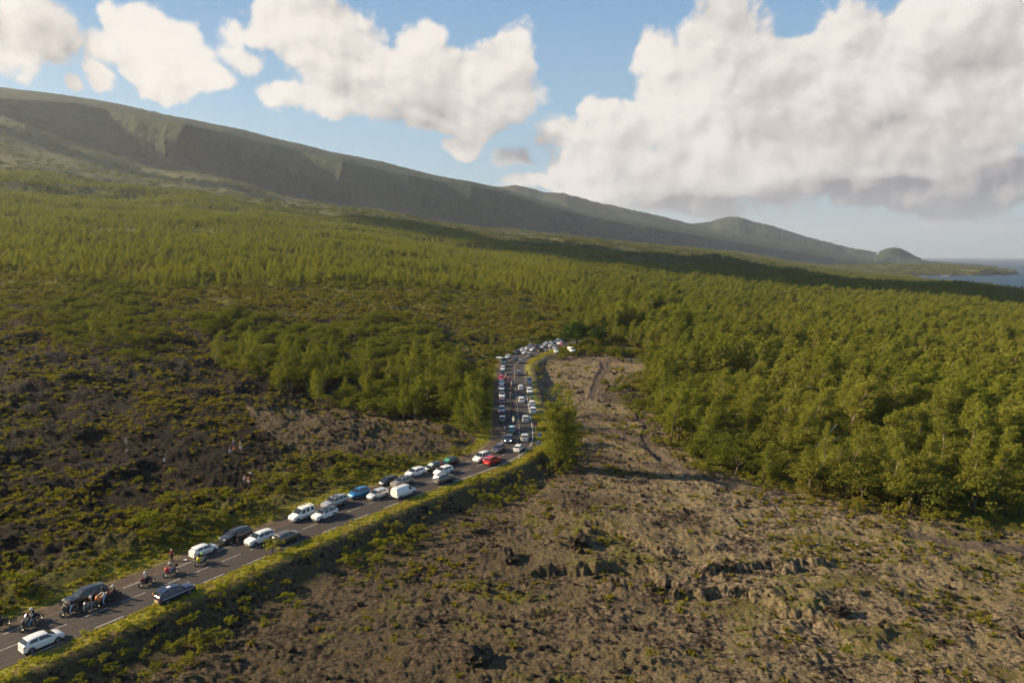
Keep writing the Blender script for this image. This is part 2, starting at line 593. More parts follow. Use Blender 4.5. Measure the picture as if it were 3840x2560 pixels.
def zone_masks(x, y):
    fr = in_poly(x, y, FOREST_R)
    u = x / np.maximum(y, 1)
    fl = (y > forest_edge_y(x) + 50 * (fbm(x / 50, y / 50, 3, 5) - .5)) & (u < 0.16) & (y < 2100)
    return fr, fl

def terrain_z(x, y, detail=True, want_masks=False):
    x = np.asarray(x, float); y = np.asarray(y, float)
    yy = np.maximum(y, 1.0)
    u = np.clip(x / yy, -1.6, 1.6)
    # bilinear lookup
    ui = np.clip(np.searchsorted(T_U, u) - 1, 0, len(T_U) - 2)
    yi = np.clip(np.searchsorted(T_Y, yy) - 1, 0, len(T_Y) - 2)
    fu = (u - T_U[ui]) / (T_U[ui + 1] - T_U[ui])
    fy = np.clip((yy - T_Y[yi]) / (T_Y[yi + 1] - T_Y[yi]), 0, 1)
    fu = fu * fu * (3 - 2 * fu) * .5 + fu * .5
    z = (T_Z[ui, yi] * (1 - fu) + T_Z[ui + 1, yi] * fu) * (1 - fy) + (T_Z[ui, yi + 1] * (1 - fu) + T_Z[ui + 1, yi + 1] * fu) * fy
    # headland beyond the bay
    hx = (x - 2500) / 900.0; hy = (y - 4650) / 520.0
    hd = 1 - np.sqrt(np.maximum(hx * hx + hy * hy, 0)) + .16 * (fbm(x / 260, y / 260, 4, 12) - .5)
    z = np.maximum(z, np.where(hd > 0, -96 + 34 * sstep(hd, 0.0, .06) + 42 * hd, -200))
    rd, arc = seg_dist(x, y, ROAD_C, True)
    near = (y < 460) & (y > 10)
    ad = np.abs(rd)
    right = rd > 0
    # the lava on the right of the road lies lower than the road
    z = z - np.where(right, 3.0 * sstep(rd, 4.5, 13.0) * (1 - sstep(y, 230, 330)), 0)
    far = sstep(y, 700, 1600)
    d = np.hypot(x, y)
    if detail:
        left = sstep(-rd, 6, 30) * (1 - sstep(y, 380, 560)) * (~right)
        leftw = np.where(right, 0, 1)
        # broad swells, lobes and the clinker of the flows
        fade = sstep(ad, 7, 16)
        fadeR = np.where(right, sstep(ad, 9, 20), fade)
        big = (fbm(x / 42, y / 30, 4, 3) - .5) * np.where(right, 2.2, 4.5 * np.minimum(1, ad / 50))
        lob = ridged(x / 26 + .4 * fbm(x / 15, y / 15, 3, 8), y / 17, 3, 21)
        lobes = (lob - .35) * np.where(right, .9, 3.4 * np.minimum(1, ad / 35))
        med = (fbm(x / 5.5, y / 4.5, 4, 41, .58) - .5) * np.where(right, 1.0, 2.3)
        clk = (np.abs(fbm(x / 1.5, y / 1.5, 4, 77, .6) - .5)) * np.where(right, .98, 1.5)
        act = np.where(d < 900, 1, 0.6)
        z = z + fadeR * act * (big + lobes + med * (1 - far) + clk * (1 - sstep(d, 260, 600)))
        for line, h in STEPS:
            ln = [(p[0] + 0, p[1]) for p in line]
            wx = x + 6.0 * (fbm(x / 6, y / 6, 4, 61) - .5); wy = y + 13 * (fbm(x / 6, y / 6, 5, 62, .6) - .5)
            sd, sa = seg_dist(wx, wy, ln, True)
            side = -sd        # positive beyond the step (away from the camera)
            L = sum(math.dist(a, b) for a, b in zip(ln[:-1], ln[1:]))
            endf = sstep(sa, 0, 5) * (1 - sstep(sa, L - 4, L))
            z = z + np.where(side > 0, h * sstep(side, 0, 1.3) * np.exp(-np.maximum(side, 0) / 20), -.55 * h * np.exp(side / 3.0)) * endf * (np.abs(sd) < 120)
        # trodden paths are smoother and a little sunk
    for pth in PATHS:
        pd, _ = seg_dist(x, y, pth)
        z = z - .35 * (1 - sstep(pd, .6, 1.8))
    # rolling relief of the far slopes
    z = z + far * (fbm(x / 210, y / 210, 4, 19) - .5) * np.clip(46 + z * .03, 10, 60) * (y < 9000)
    # platform of the road
    sarc = arc
    flatR = np.where(y > 168, 6.8, 5.0) + .5 * (fbm(arc / 6, x * 0, 2, 9) - .5)
    wL = 1 - sstep(-rd, 7.2, 13.0)
    wR = 1 - sstep(rd, flatR, flatR + 3.5)
    wroad = np.where(right, wR, wL) * near
    plat = -.045 - .02 * sstep(ad, 3.6, 5.0) + np.where(ad > 5.2, .12 * (fbm(x / .9, y / .9, 3, 33) - .5), 0)
    z = z * (1 - wroad) + plat * wroad
    if want_masks:
        return z, rd, arc
    return z

def tz(x, y):
    return float(terrain_z(np.array([x]), np.array([y]))[0])

# polar sheet
def build_terrain():
    na = 1150
    az = np.radians(np.linspace(-57, 57, na))
    r = [34.0]
    while r[-1] < 13000:
        d = r[-1]
        st = max(0.22, d * d / 30000.0)
        if d > 190: st = min(st, 1.3 + (d - 190) * .012)
        st = min(st, 26 if d < 5200 else 60)
        if d < 56: st = .5
        r.append(d + st)
    r = np.array(r)
    R, A = np.meshgrid(r, az, indexing='ij')
    X = R * np.sin(A); Y = R * np.cos(A)
    x = X.ravel(); y = Y.ravel()
    z, rd, arc = terrain_z(x, y, True, True)
    nr = len(r)
    idx = np.arange(nr * na).reshape(nr, na)
    F = np.stack([idx[:-1, :-1], idx[:-1, 1:], idx[1:, 1:], idx[1:, :-1]], -1).reshape(-1, 4)[:, ::-1]
    me = np_mesh("terrain", np.c_[x, y, z], F, True)
    fr, fl = zone_masks(x, y)
    forest = (fr | fl) & (np.abs(rd) > 7)
    # attribute: veg (0 bare lava .. 1 green), pale (lichen crust), grass (verge), soil (paths, shoulder)
    d = np.hypot(x, y)
    n1 = fbm(x / 16, y / 12, 5, 101, .6)
    n2 = fbm(x / 3.2, y / 2.6, 4, 111, .6)
    right = rd > 0
    veg = np.where(right, sstep(n1 * .6 + n2 * .4, .52, .66) * .55, sstep(n1 * .55 + n2 * .45, .44, .58))
    # bands right beside the road are overgrown
    veg = np.maximum(veg, np.where(right, (1 - sstep(rd, 9, 15 + 8 * n1)) * .35, (1 - sstep(-rd, 11, 26 + 12 * n1)) * .6))
    veg = np.where(forest, 1.0, veg)
    mid = np.where(right, sstep(y, 320, 420), sstep(y, 230, 420))
    veg = np.maximum(veg, mid * (.45 + .5 * sstep(n1, .42, .6)) * (y < 4000))
    veg = np.where(y > 2000, 1, veg)
    pale = np.where(right, .38 + .95 * sstep(x, -20, 70) * sstep(n1 + .12 * (y < 130), .38, .6) , .12 + .5 * sstep(n1, .5, .64) * sstep(y, 90, 180))
    clr = in_poly(x, y, CLEAR_L) * 1.0; fld = in_poly(x, y, FIELD_R) * 1.0
    veg = veg * (1 - .75 * clr) * (1 - .7 * fld)
    pale = np.maximum(pale, np.maximum(.34 * clr, .85 * fld))
    # the dark flow on the left
    dk = sstep(-x + 14 * (n1 - .5), 26, 58) * (1 - sstep(y, 300, 400)) * (~right) * sstep(-rd, 14, 30)
    pale = pale * (1 - .95 * dk * (1 - clr))
    veg = veg * (1 - .7 * dk)
    grass = np.where(right, sstep(rd, 3.45, 3.75) * (1 - sstep(rd, 5.4, 7.0 + 1.6 * n2)), sstep(-rd, 6.2, 7.4) * (1 - sstep(-rd, 8.2, 9.6 + 2 * n2)) * .6)
    grass = grass * (y < 460)
    soil = np.zeros_like(x)
    for p in PATHS:
        pd, _ = seg_dist(x, y, p)
        soil = np.maximum(soil, 1 - sstep(pd, 1.0, 2.6))
    sh = np.where(right, sstep(rd, 3.4, 3.6) * (1 - sstep(rd, 6.0, 7.4)) * (y > 178) * (y < 262) * .8, sstep(-rd, 3.5, 3.7) * (1 - sstep(-rd, 6.2, 7.8)))
    soil = np.maximum(soil, sh * (y < 300))
    rim = in_poly(x, y, polyD([(1240, 826), (1495, 824), (1500, 836), (1400, 834), (1250, 832)], -2))
    soil = np.maximum(soil, rim * .8)
    for nm, arr in (('veg', veg), ('pale', pale), ('grass', grass), ('soil', soil)):
        at_ = me.attributes.new(nm, 'FLOAT', 'POINT')
        at_.data.foreach_set('value', np.clip(arr, 0, 1).astype(np.float32))
    return me

def terrain_material():
    m = bpy.data.materials.new("lava_ground")
    m.use_nodes = True
    g = NB(m.node_tree)
    b = m.node_tree.nodes['Principled BSDF']
    b.inputs['Roughness'].default_value = 0.95
    b.inputs['Specular IOR Level'].default_value = 0.15
    geo = g.n('ShaderNodeNewGeometry')
    Pn = geo.outputs['Position']
    def A(n):
        a = g.n('ShaderNodeAttribute')
        a.attribute_name = n
        return a.outputs['Fac']
    veg, pale, grass, soil = A('veg'), A('pale'), A('grass'), A('soil')
    f1 = g.noise(Pn, 1.7, 8, 0.68)
    f2 = g.noise(Pn, 0.22, 6, 0.6)
    f3 = g.noise(Pn, 7.0, 5, 0.7)
    f4 = g.noise(Pn, 0.045, 5, 0.6)
    f5 = g.noise(Pn, 3.4, 6, 0.8)
    dark = g.mix(g.ss(f1, .35, .65), (0.006, 0.004, 0.003, 1), (0.022, 0.015, 0.010, 1))
    pal = g.mix(g.ss(f3, .36, .60), (0.200, 0.150, 0.092, 1), (0.540, 0.415, 0.262, 1))
    pal = g.mix(g.ss(f2, .42, .60, 0, .62), pal, g.mix(f3, (0.110, 0.092, 0.030, 1), (0.270, 0.215, 0.090, 1)))
    pal = g.mix(g.ss(f5, .49, .58, 0, .85), pal, (0.034, 0.025, 0.017, 1))
    pal = g.mix(g.ss(g.noise(Pn, 14, 3, .7), .52, .60, 0, .55), pal, (0.030, 0.022, 0.016, 1))
    pf = g.m('MULTIPLY', pale, g.ss(g.m('ADD', f1, g.m('MULTIPLY', g.m('SUBTRACT', f2, .5), .8)), .30, .55))
    lava = g.mix(pf, dark, pal)
    gr = g.mix(g.ss(f1, .38, .62), (0.034, 0.032, 0.007, 1), (0.115, 0.100, 0.020, 1))
    gr = g.mix(g.ss(f4, .4, .62), gr, g.mix(f3, (0.075, 0.080, 0.011, 1), (0.190, 0.178, 0.028, 1)))
    vf = g.m('MULTIPLY', g.ss(g.m('ADD', g.m('MULTIPLY', veg, 1.1), g.m('MULTIPLY', g.m('SUBTRACT', f1, .5), 1.6)), .35, .75), 1.0)
    steep = g.ss(g.xyz(geo.outputs['True Normal'])[2], .55, .82)
    dstf = g.ss(g.v('LENGTH', Pn), 900.0, 2600.0)
    gr = g.mix(g.m('MULTIPLY', dstf, .8), gr, (0.088, 0.085, 0.032, 1))
    col = g.mix(g.m('MULTIPLY', vf, g.m('MAXIMUM', steep, dstf)), lava, gr)
    sl_ = g.mix(g.ss(f1, .3, .7), (0.050, 0.036, 0.027, 1), (0.105, 0.080, 0.058, 1))
    col = g.mix(g.m('MULTIPLY', soil, g.ss(f1, .2, .5, .6, 1)), col, sl_)
    vg = g.mix(g.ss(f3, .3, .7), (0.150, 0.165, 0.018, 1), (0.32, 0.27, 0.050, 1))
    vg = g.mix(g.ss(f2, .45, .62), vg, (0.20, 0.135, 0.055, 1))
    col = g.mix(g.m('MULTIPLY', grass, g.ss(f1, .22, .4)), col, vg)
    g.l(col, b.inputs['Base Color'])
    bp = g.n('ShaderNodeBump')
    bp.inputs['Strength'].default_value = 1.0
    bp.inputs['Distance'].default_value = 0.7
    h = g.m('ADD', g.m('MULTIPLY', g.noise(Pn, 1.1, 9, 0.78), 1.0), g.m('MULTIPLY', f5, .55))
    h = g.m('MULTIPLY', h, g.m('SUBTRACT', 1.0, g.m('MULTIPLY', g.m('MAXIMUM', soil, grass), .8)))
    g.l(h, bp.inputs['Height'])
    g.l(bp.outputs[0], b.inputs['Normal'])
    return m

terrain_me = build_terrain()
terrain = link("terrain", terrain_me, terrain_material())
tag(terrain, kind='structure')

# the rest of the land behind the camera, so that the ground reaches the horizon all round
def back_land():
    vs = []; fs = []
    n = 60
    rr = [0, 34.0, 120, 600, 3000, 12000]
    az = np.radians(np.linspace(57, 303, n))
    for r in rr:
        for a in az:
            x, y = r * math.sin(a), r * math.cos(a)
            vs.append((x, y, -3.2 - (0.04 * x if x > 0 else .12 * x) if r > 34 else -3.2))
    for i in range(len(rr) - 1):
        for k in range(n - 1):
            fs.append((i * n + k, (i + 1) * n + k, (i + 1) * n + k + 1, i * n + k + 1))
    return mesh_from("land", vs, fs, True)
bk = link("land", back_land(), noisy("back_ground", (0.03, 0.028, 0.015), (0.07, 0.055, 0.035), .2))
tag(bk, kind='structure')
# front disc under the camera (between the sheet's first ring and the camera)
def fore_land():
    az = np.radians(np.linspace(-57, 57, 80)); rr = np.linspace(0.5, 34.3, 30)
    R, A = np.meshgrid(rr, az, indexing='ij')
    x = (R * np.sin(A)).ravel(); y = (R * np.cos(A)).ravel()
    z = terrain_z(x, y)
    w = sstep(np.hypot(x, y), 5, 34)
    z = z * w - 3.2 * (1 - w)
    idx = np.arange(x.size).reshape(30, 80)
    F = np.stack([idx[:-1, :-1], idx[:-1, 1:], idx[1:, 1:], idx[1:, :-1]], -1).reshape(-1, 4)[:, ::-1]
    return np_mesh("field", np.c_[x, y, z], F, True)
fo = link("field", fore_land(), MATS["back_ground"])
tag(fo, kind='structure')

# ------------------------------------------------------------------ sea
def sea_mat():
    m = principled("sea_water", (0.012, 0.040, 0.062), 0.55, 0, 0.12)
    g = NB(m.node_tree)
    b = m.node_tree.nodes['Principled BSDF']
    geo = g.n('ShaderNodeNewGeometry')
    n = g.noise(geo.outputs['Position'], 0.02, 6, 0.6)
    g.l(g.mix(g.ss(n, .3, .7), (0.012, 0.040, 0.070, 1), (0.020, 0.058, 0.095, 1)), b.inputs['Base Color'])
    bp = g.n('ShaderNodeBump')
    bp.inputs['Strength'].default_value = .5
    bp.inputs['Distance'].default_value = 1.5
    g.l(g.noise(geo.outputs['Position'], 0.06, 5, .6), bp.inputs['Height'])
    g.l(bp.outputs[0], b.inputs['Normal'])
    return m
def sea_mesh():
    xs = np.array([-2000, 0, 1000, 2000, 3000, 5000, 9000, 16000, 24000, 34000.])
    ys = np.array([-8000, -3000, 0, 1000, 2000, 3500, 5000, 8000, 14000, 24000, 34000.])
    X, Y = np.meshgrid(xs, ys, indexing='ij')
    idx = np.arange(X.size).reshape(X.shape)
    F = np.stack([idx[:-1, :-1], idx[1:, :-1], idx[1:, 1:], idx[:-1, 1:]], -1).reshape(-1, 4)
    return np_mesh("sea", np.c_[X.ravel(), Y.ravel(), np.full(X.size, SEA_Z)], F)
sea = link("sea", sea_mesh(), sea_mat())
tag(sea, kind='structure')

# surf along the foot of the headland
def surf():
    pts = []
    for x in np.arange(1700, 3500, 6.0):
        ys_ = np.arange(3700, 4800, 12.0)
        zz = terrain_z(np.full(ys_.shape, x), ys_)
        k = np.argmax(zz > SEA_Z)
        if zz[k] > SEA_Z and k > 0:
            pts.append((x, ys_[k]))
    vs = []; fs = []
    for i, (x, y) in enumerate(pts):
        w = 26 * max(0, float(fbm(np.array([x / 45]), np.array([3.]), 3, 4)[0]) - .42) * 4
        vs += [(x, y + 5, SEA_Z + .5), (x, y - 4 - w, SEA_Z + .45)]
        if i and pts[i][0] - pts[i - 1][0] < 20 and w > 1:
            fs.append((2 * i - 2, 2 * i - 1, 2 * i + 1, 2 * i))
    return mesh_from("surf", vs, fs)
sf = link("surf", surf(), principled("foam", (0.8, 0.8, 0.78), 0.9))
tag(sf, "white surf breaking along the foot of the dark headland in the bay", "surf", kind='stuff')

# ------------------------------------------------------------------ mountains
U_COLS = np.linspace(-1.25, 0.74, 900)
def yD2t(yd):
    """elevation tangent over forward distance of a row of the 2352 wide view"""
    v = (np.asarray(yd) * 1.632653 - 1280) / FOC
    return -(v * math.cos(PITCH) + math.sin(PITCH)) / (math.cos(PITCH) - v * math.sin(PITCH))
def xD2u(xd, yd=560):
    v = (np.asarray(yd) * 1.632653 - 1280) / FOC
    return ((np.asarray(xd) * 1.632653 - 1920) / FOC) / (math.cos(PITCH) - v * math.sin(PITCH))
def line(pts):
    xs = xD2u([p[0] for p in pts], [p[1] for p in pts])
    ts = yD2t([p[1] for p in pts])
    return lambda u: np.interp(u, xs, ts)
L_SKY = line([(-420, 120), (0, 202), (100, 211), (200, 226), (300, 245), (420, 271), (560, 299), (680, 328), (760, 348), (880, 372), (1000, 402), (1070, 415), (1150, 432),
              (1250, 462), (1350, 490), (1500, 512), (1600, 528), (1750, 552), (1880, 575), (1960, 588), (2050, 604), (2130, 625)])
L_TOP = line([(-420, 150), (0, 226), (170, 236), (300, 262), (450, 293), (520, 306), (640, 335), (760, 366), (880, 392), (1000, 414), (1070, 424), (1150, 440),
              (1250, 472), (1350, 497), (1500, 524), (1600, 542), (1750, 566), (1880, 588), (1960, 600), (2050, 612), (2130, 632)])
L_BASE = line([(-420, 200), (0, 262), (80, 285), (160, 315), (250, 348), (370, 376), (420, 380), (500, 404), (600, 425), (700, 448), (760, 455), (900, 480), (1000, 496), (1100, 512),
               (1250, 527), (1400, 545), (1600, 572), (1750, 590), (1880, 606), (1960, 616), (2050, 628), (2130, 640)])
D_BASE = lambda u: np.interp(u, [-1.25, -0.75, -0.5, -0.25, 0, .25, .5, .74], [2700, 3100, 3500, 3950, 4450, 5300, 6300, 7400])

def spur(u, t=1.0):
    """plan offset of the cliff line: spurs come towards us, their left sides catch the sun;
    each facet narrows downwards to where its crest meets the slope"""
    o = np.zeros_like(u)
    for (x0t, x1t, x0b, x1b, k) in ((250, 436, 318, 376, 1.25), (690, 790, 718, 764, 1.2), (536, 560, 538, 552, 1.0), (590, 612, 592, 604, .9), (884, 940, 905, 925, .8), (1030, 1085, 1050, 1070, .8), (1240, 1290, 1255, 1275, .7), (1450, 1490, 1460, 1478, .7)):
        e_ = 1 - (1 - t) ** 1.7
        a = xD2u(x0b + (x0t - x0b) * e_, 400); b = xD2u(x1b + (x1t - x1b) * t, 400)
        amp = k * (b - a) * np.interp(a, [-.6, .3], [3300, 5200])
        q = (u - a) / (b - a)
        o = o - amp * np.where((q > 0) & (q <= 1), q, 0) - amp * np.where(q > 1, np.exp(-(u - b) / .035), 0)
    return o

def build_mountain():
    u = U_COLS
    nb, nt_, nk = 70, 40, 8
    rows = []
    sk, tp, bs, db = L_SKY(u), L_TOP(u), L_BASE(u), D_BASE(u)
    zb = CAM_H + bs * db
    hgt = np.maximum((tp - bs) * db, 30)
    X = []; Y = []; Z = []
    # foot apron tucked in the slope in front
    for k in range(nb + 1):
        t = k / nb
        sp = spur(u, t)
        dd = db + sp + hgt * (.28 * t + .55 * t * t)
        tt = bs + (tp - bs) * t
        z = CAM_H + tt * dd
        if k == 0: z = z - 90; dd = dd - 60
        xx = u * dd
        g1 = ridged(xx / 300 + .3, z / 900, 4, 51) - .4
        g2 = fbm(xx / 75, z / 75, 4, 55) - .5
        g3 = ridged(xx / 120, z / 420, 3, 58) - .4
        w = math.sin(math.pi * min(max(t, 0.0), 1)) ** .6
        dy = -(g1 * 45 + g3 * 34) * w * np.minimum(1, hgt / 220) - g2 * 36 * w
        X.append(xx); Y.append(dd + dy); Z.append(z + g2 * 10)
    sp1 = spur(u, 1.0)
    dtop = db + sp1 + hgt * .83
    dsky = dtop - 0 * sp1 + np.interp(u, [-1.2, -.75, 0, .3, .74], [1100, 1000, 1000, 900, 600])
    for k in range(1, nt_ + 1):
        t = k / nt_
        dd = dtop + (dsky - sp1 - dtop) * t
        tt = tp + (sk - tp) * (t ** .8)
        z = CAM_H + tt * dd
        xx = u * dd
        bump = (fbm(xx / 160, dd / 160, 5, 66) - .5) * 34 * (1 - .6 * t) + (fbm(xx / 25, dd / 25, 3, 67) - .5) * 9
        X.append(xx); Y.append(dd); Z.append(z + bump * min(1, t * 5 + .2))
    for k in range(1, nk + 1):
        dd = dsky - sp1 + k * 260
        X.append(u * dd); Y.append(dd); Z.append(Z[nb + nt_] - 60 * k)
    X = np.array(X); Y = np.array(Y); Z = np.array(Z)
    idx = np.arange(X.size).reshape(X.shape)
    F = np.stack([idx[:-1, :-1], idx[:-1, 1:], idx[1:, 1:], idx[1:, :-1]], -1).reshape(-1, 4)
    return np_mesh("mountains", np.c_[X.ravel(), Y.ravel(), Z.ravel()], F, True)

def green_slope_mat(name, c1, c2, c3, bscale=.03, bd=14.0):
    m = principled(name, c1, 0.95, 0, 0.1)
    g = NB(m.node_tree)
    b = m.node_tree.nodes['Principled BSDF']
    geo = g.n('ShaderNodeNewGeometry')
    Pn = geo.outputs['Position']
    col = g.mix(g.ss(g.noise(Pn, bscale, 8, .65), .36, .64), (*c1, 1), (*c2, 1))
    col = g.mix(g.ss(g.noise(Pn, bscale * .12, 5, .6), .45, .62), col, (*c3, 1))
    g.l(col, b.inputs['Base Color'])
    bp = g.n('ShaderNodeBump')
    bp.inputs['Strength'].default_value = 1.0
    bp.inputs['Distance'].default_value = bd
    g.l(g.noise(Pn, bscale, 8, .68), bp.inputs['Height'])
    g.l(bp.outputs[0], b.inputs['Normal'])
    return m
MT = green_slope_mat("mountain_green", (0.016, 0.028, 0.013), (0.046, 0.060, 0.024), (0.036, 0.048, 0.022))
mt = link("mountains", build_mountain(), MT)
tag(mt, kind='structure')

# hills farther along the coast
def hill(name, pts, dist, depth, foot_drop=40, seed=3, bumps=10, matr=MT):
    """a ridge whose skyline is pts (2352 wide view) at forward distance dist"""
    us = xD2u([p[0] for p in pts], [p[1] for p in pts]); ts = yD2t([p[1] for p in pts])
    u = np.linspace(us[0], us[-1], 260)
    t = np.interp(u, us, ts)
    zt = CAM_H + t * dist
    edge = np.minimum(1, np.minimum(u - us[0], us[-1] - u) / (us[-1] - us[0]) * 8)
    X = []; Y = []; Z = []
    for k in range(-14, 15):
        s = k / 14
        dd = dist + depth * s
        h = zt - CAM_H * 0
        z0 = np.minimum(zt, SEA_Z - 20) if foot_drop is None else zt - foot_drop
        prof = (math.cos(s * math.pi) + 1) / 2
        zz = z0 + (zt - z0) * prof
        n = (fbm(u * dd / 90, np.full(u.shape, dd / 90), 4, seed) - .5) * bumps * (1 - .6 * (abs(s) < .05)) + (fbm(u * dd / 34, np.full(u.shape, dd / 34), 3, seed + 2) - .5) * bumps * .6
        X.append(u * dd); Y.append(np.full(u.shape, dd)); Z.append(zz + n)
    X = np.array(X); Y = np.array(Y); Z = np.array(Z)
    idx = np.arange(X.size).reshape(X.shape)
    F = np.stack([idx[:-1, :-1], idx[:-1, 1:], idx[1:, 1:], idx[1:, :-1]], -1).reshape(-1, 4)
    o = link(name, np_mesh(name, np.c_[X.ravel(), Y.ravel(), Z.ravel()], F, True), matr)
    tag(o, kind='structure')
    return o
MT2 = green_slope_mat("hill_green", (0.018, 0.025, 0.012), (0.040, 0.046, 0.020), (0.060, 0.066, 0.026), .02, 16)
hill("hills", [(1120, 440), (1150, 430), (1185, 427), (1215, 432), (1245, 441), (1300, 446), (1350, 461), (1400, 471), (1440, 481), (1500, 493), (1560, 507), (1620, 522), (1700, 536), (1800, 556), (1900, 580)], 7600, 1500, 300, 5, 26, MT2)
hill("hills", [(1560, 520), (1600, 512), (1630, 509), (1655, 502), (1680, 497), (1700, 499), (1725, 508), (1760, 515), (1800, 527), (1850, 543), (1900, 556), (1950, 568), (2000, 577), (2060, 588), (2120, 597), (2180, 606)], 8600, 1500, 340, 9, 26, MT2)
hill("hills", [(2008, 584), (2020, 577), (2035, 571), (2052, 568), (2068, 570), (2085, 578), (2104, 589), (2116, 593)], 7200, 260, 90, 13, 5, MT)
hill("hills", [(2080, 590), (2120, 597), (2160, 601), (2200, 604), (2250, 607), (2285, 611), (2292, 613)], 7000, 420, 60, 17, 8, MT2)
# ------------------------------------------------------------------ foliage materials
def leaf_mat(name, c1, c2, c3, trans=0.35, rough=0.6):
    m = bpy.data.materials.new(name)
    m.use_nodes = True
    nt = m.node_tree
    nt.nodes.clear()
    g = NB(nt)
    geo = g.n('ShaderNodeNewGeometry')
    oi = g.n('ShaderNodeObjectInfo')
    n = g.noise(geo.outputs['Position'], 0.018, 3, .6)
    n2 = g.noise(geo.outputs['Position'], 0.55, 3, .6)
    col = g.mix(oi.outputs['Random'], (*c1, 1), (*c2, 1))
    col = g.mix(g.m('MULTIPLY', g.ss(n, .42, .64), .75), col, (*c3, 1))
    col = g.mix(g.m('MULTIPLY', g.ss(n2, .35, .7), .5), col, g.mix(.5, col, (*[q * 1.7 for q in c2], 1)))
    d = g.n('ShaderNodeBsdfDiffuse')
    g.l(col, d.inputs[0])
    t = g.n('ShaderNodeBsdfTranslucent')
    g.l(g.mix(.5, col, (c2[0] * 1.5, c2[1] * 1.5, c2[2] * .6, 1)), t.inputs[0])
    mx = g.n('ShaderNodeMixShader')
    mx.inputs[0].default_value = trans
    g.l(d.outputs[0], mx.inputs[1])
    g.l(t.outputs[0], mx.inputs[2])
    o = g.n('ShaderNodeOutputMaterial')
    g.l(mx.outputs[0], o.inputs[0])
    MATS[name] = m
    return m
M_CAS = leaf_mat("casuarina_needles", (0.118, 0.132, 0.019), (0.172, 0.184, 0.026), (0.198, 0.190, 0.034))
M_YOUNG = leaf_mat("young_needles", (0.165, 0.182, 0.022), (0.235, 0.245, 0.030), (0.265, 0.245, 0.040))
M_BROAD = leaf_mat("broad_leaves", (0.068, 0.084, 0.013), (0.130, 0.138, 0.022), (0.130, 0.115, 0.022), .35)
M_DARKL = leaf_mat("dark_leaves", (0.022, 0.045, 0.010), (0.038, 0.070, 0.014), (0.030, 0.050, 0.012), .2)
M_FERN = leaf_mat("fern_leaves", (0.095, 0.092, 0.012), (0.175, 0.155, 0.020), (0.125, 0.095, 0.020), .35)
M_SHRUB = leaf_mat("shrub_leaves", (0.090, 0.104, 0.013), (0.180, 0.178, 0.022), (0.165, 0.122, 0.028), .35)
M_GRASS = leaf_mat("grass_blades", (0.215, 0.225, 0.020), (0.320, 0.290, 0.040), (0.300, 0.225, 0.060), .4)
M_BARK = noisy("bark_pale", (0.13, 0.10, 0.075), (0.26, 0.21, 0.17), 2.0, .9, .4, 8)
M_BARKD = noisy("bark_brown", (0.07, 0.05, 0.035), (0.13, 0.10, 0.075), 2.0, .9, .4, 8)
M_ROCK = noisy("lava_rock", (0.010, 0.007, 0.005), (0.060, 0.045, 0.031), 1.3, .95, 1.0, 5, 8, .15)

def blades(centers, dirs, length, width, rng, droop=.25, segs=1):
    """thin tapering leaves: centers (n,3) roots, dirs (n,3) unit, returns V, F (quads)"""
    n = len(centers)
    L = np.broadcast_to(np.asarray(length, float), (n,))[:, None]
    w = np.broadcast_to(np.asarray(width, float), (n,))[:, None]
    r = rng.normal(size=(n, 3))
    side = np.cross(dirs, r); side /= np.linalg.norm(side, axis=1)[:, None] + 1e-9
    down = np.array([[0, 0, -1.0]])
    p0 = centers
    p1 = centers + dirs * L * .55
    p2 = centers + dirs * L + down * L * droop
    V = np.concatenate([p0 - side * w * .25, p0 + side * w * .25, p1 - side * w * .5, p1 + side * w * .5, p2 - side * w * .12, p2 + side * w * .12], 0)
    i = np.arange(n)
    F = np.concatenate([np.c_[i, i + n, i + 3 * n, i + 2 * n], np.c_[i + 2 * n, i + 3 * n, i + 5 * n, i + 4 * n]], 0)
    return V, F

def unit(v):
    return v / (np.linalg.norm(v, axis=-1, keepdims=True) + 1e-9)

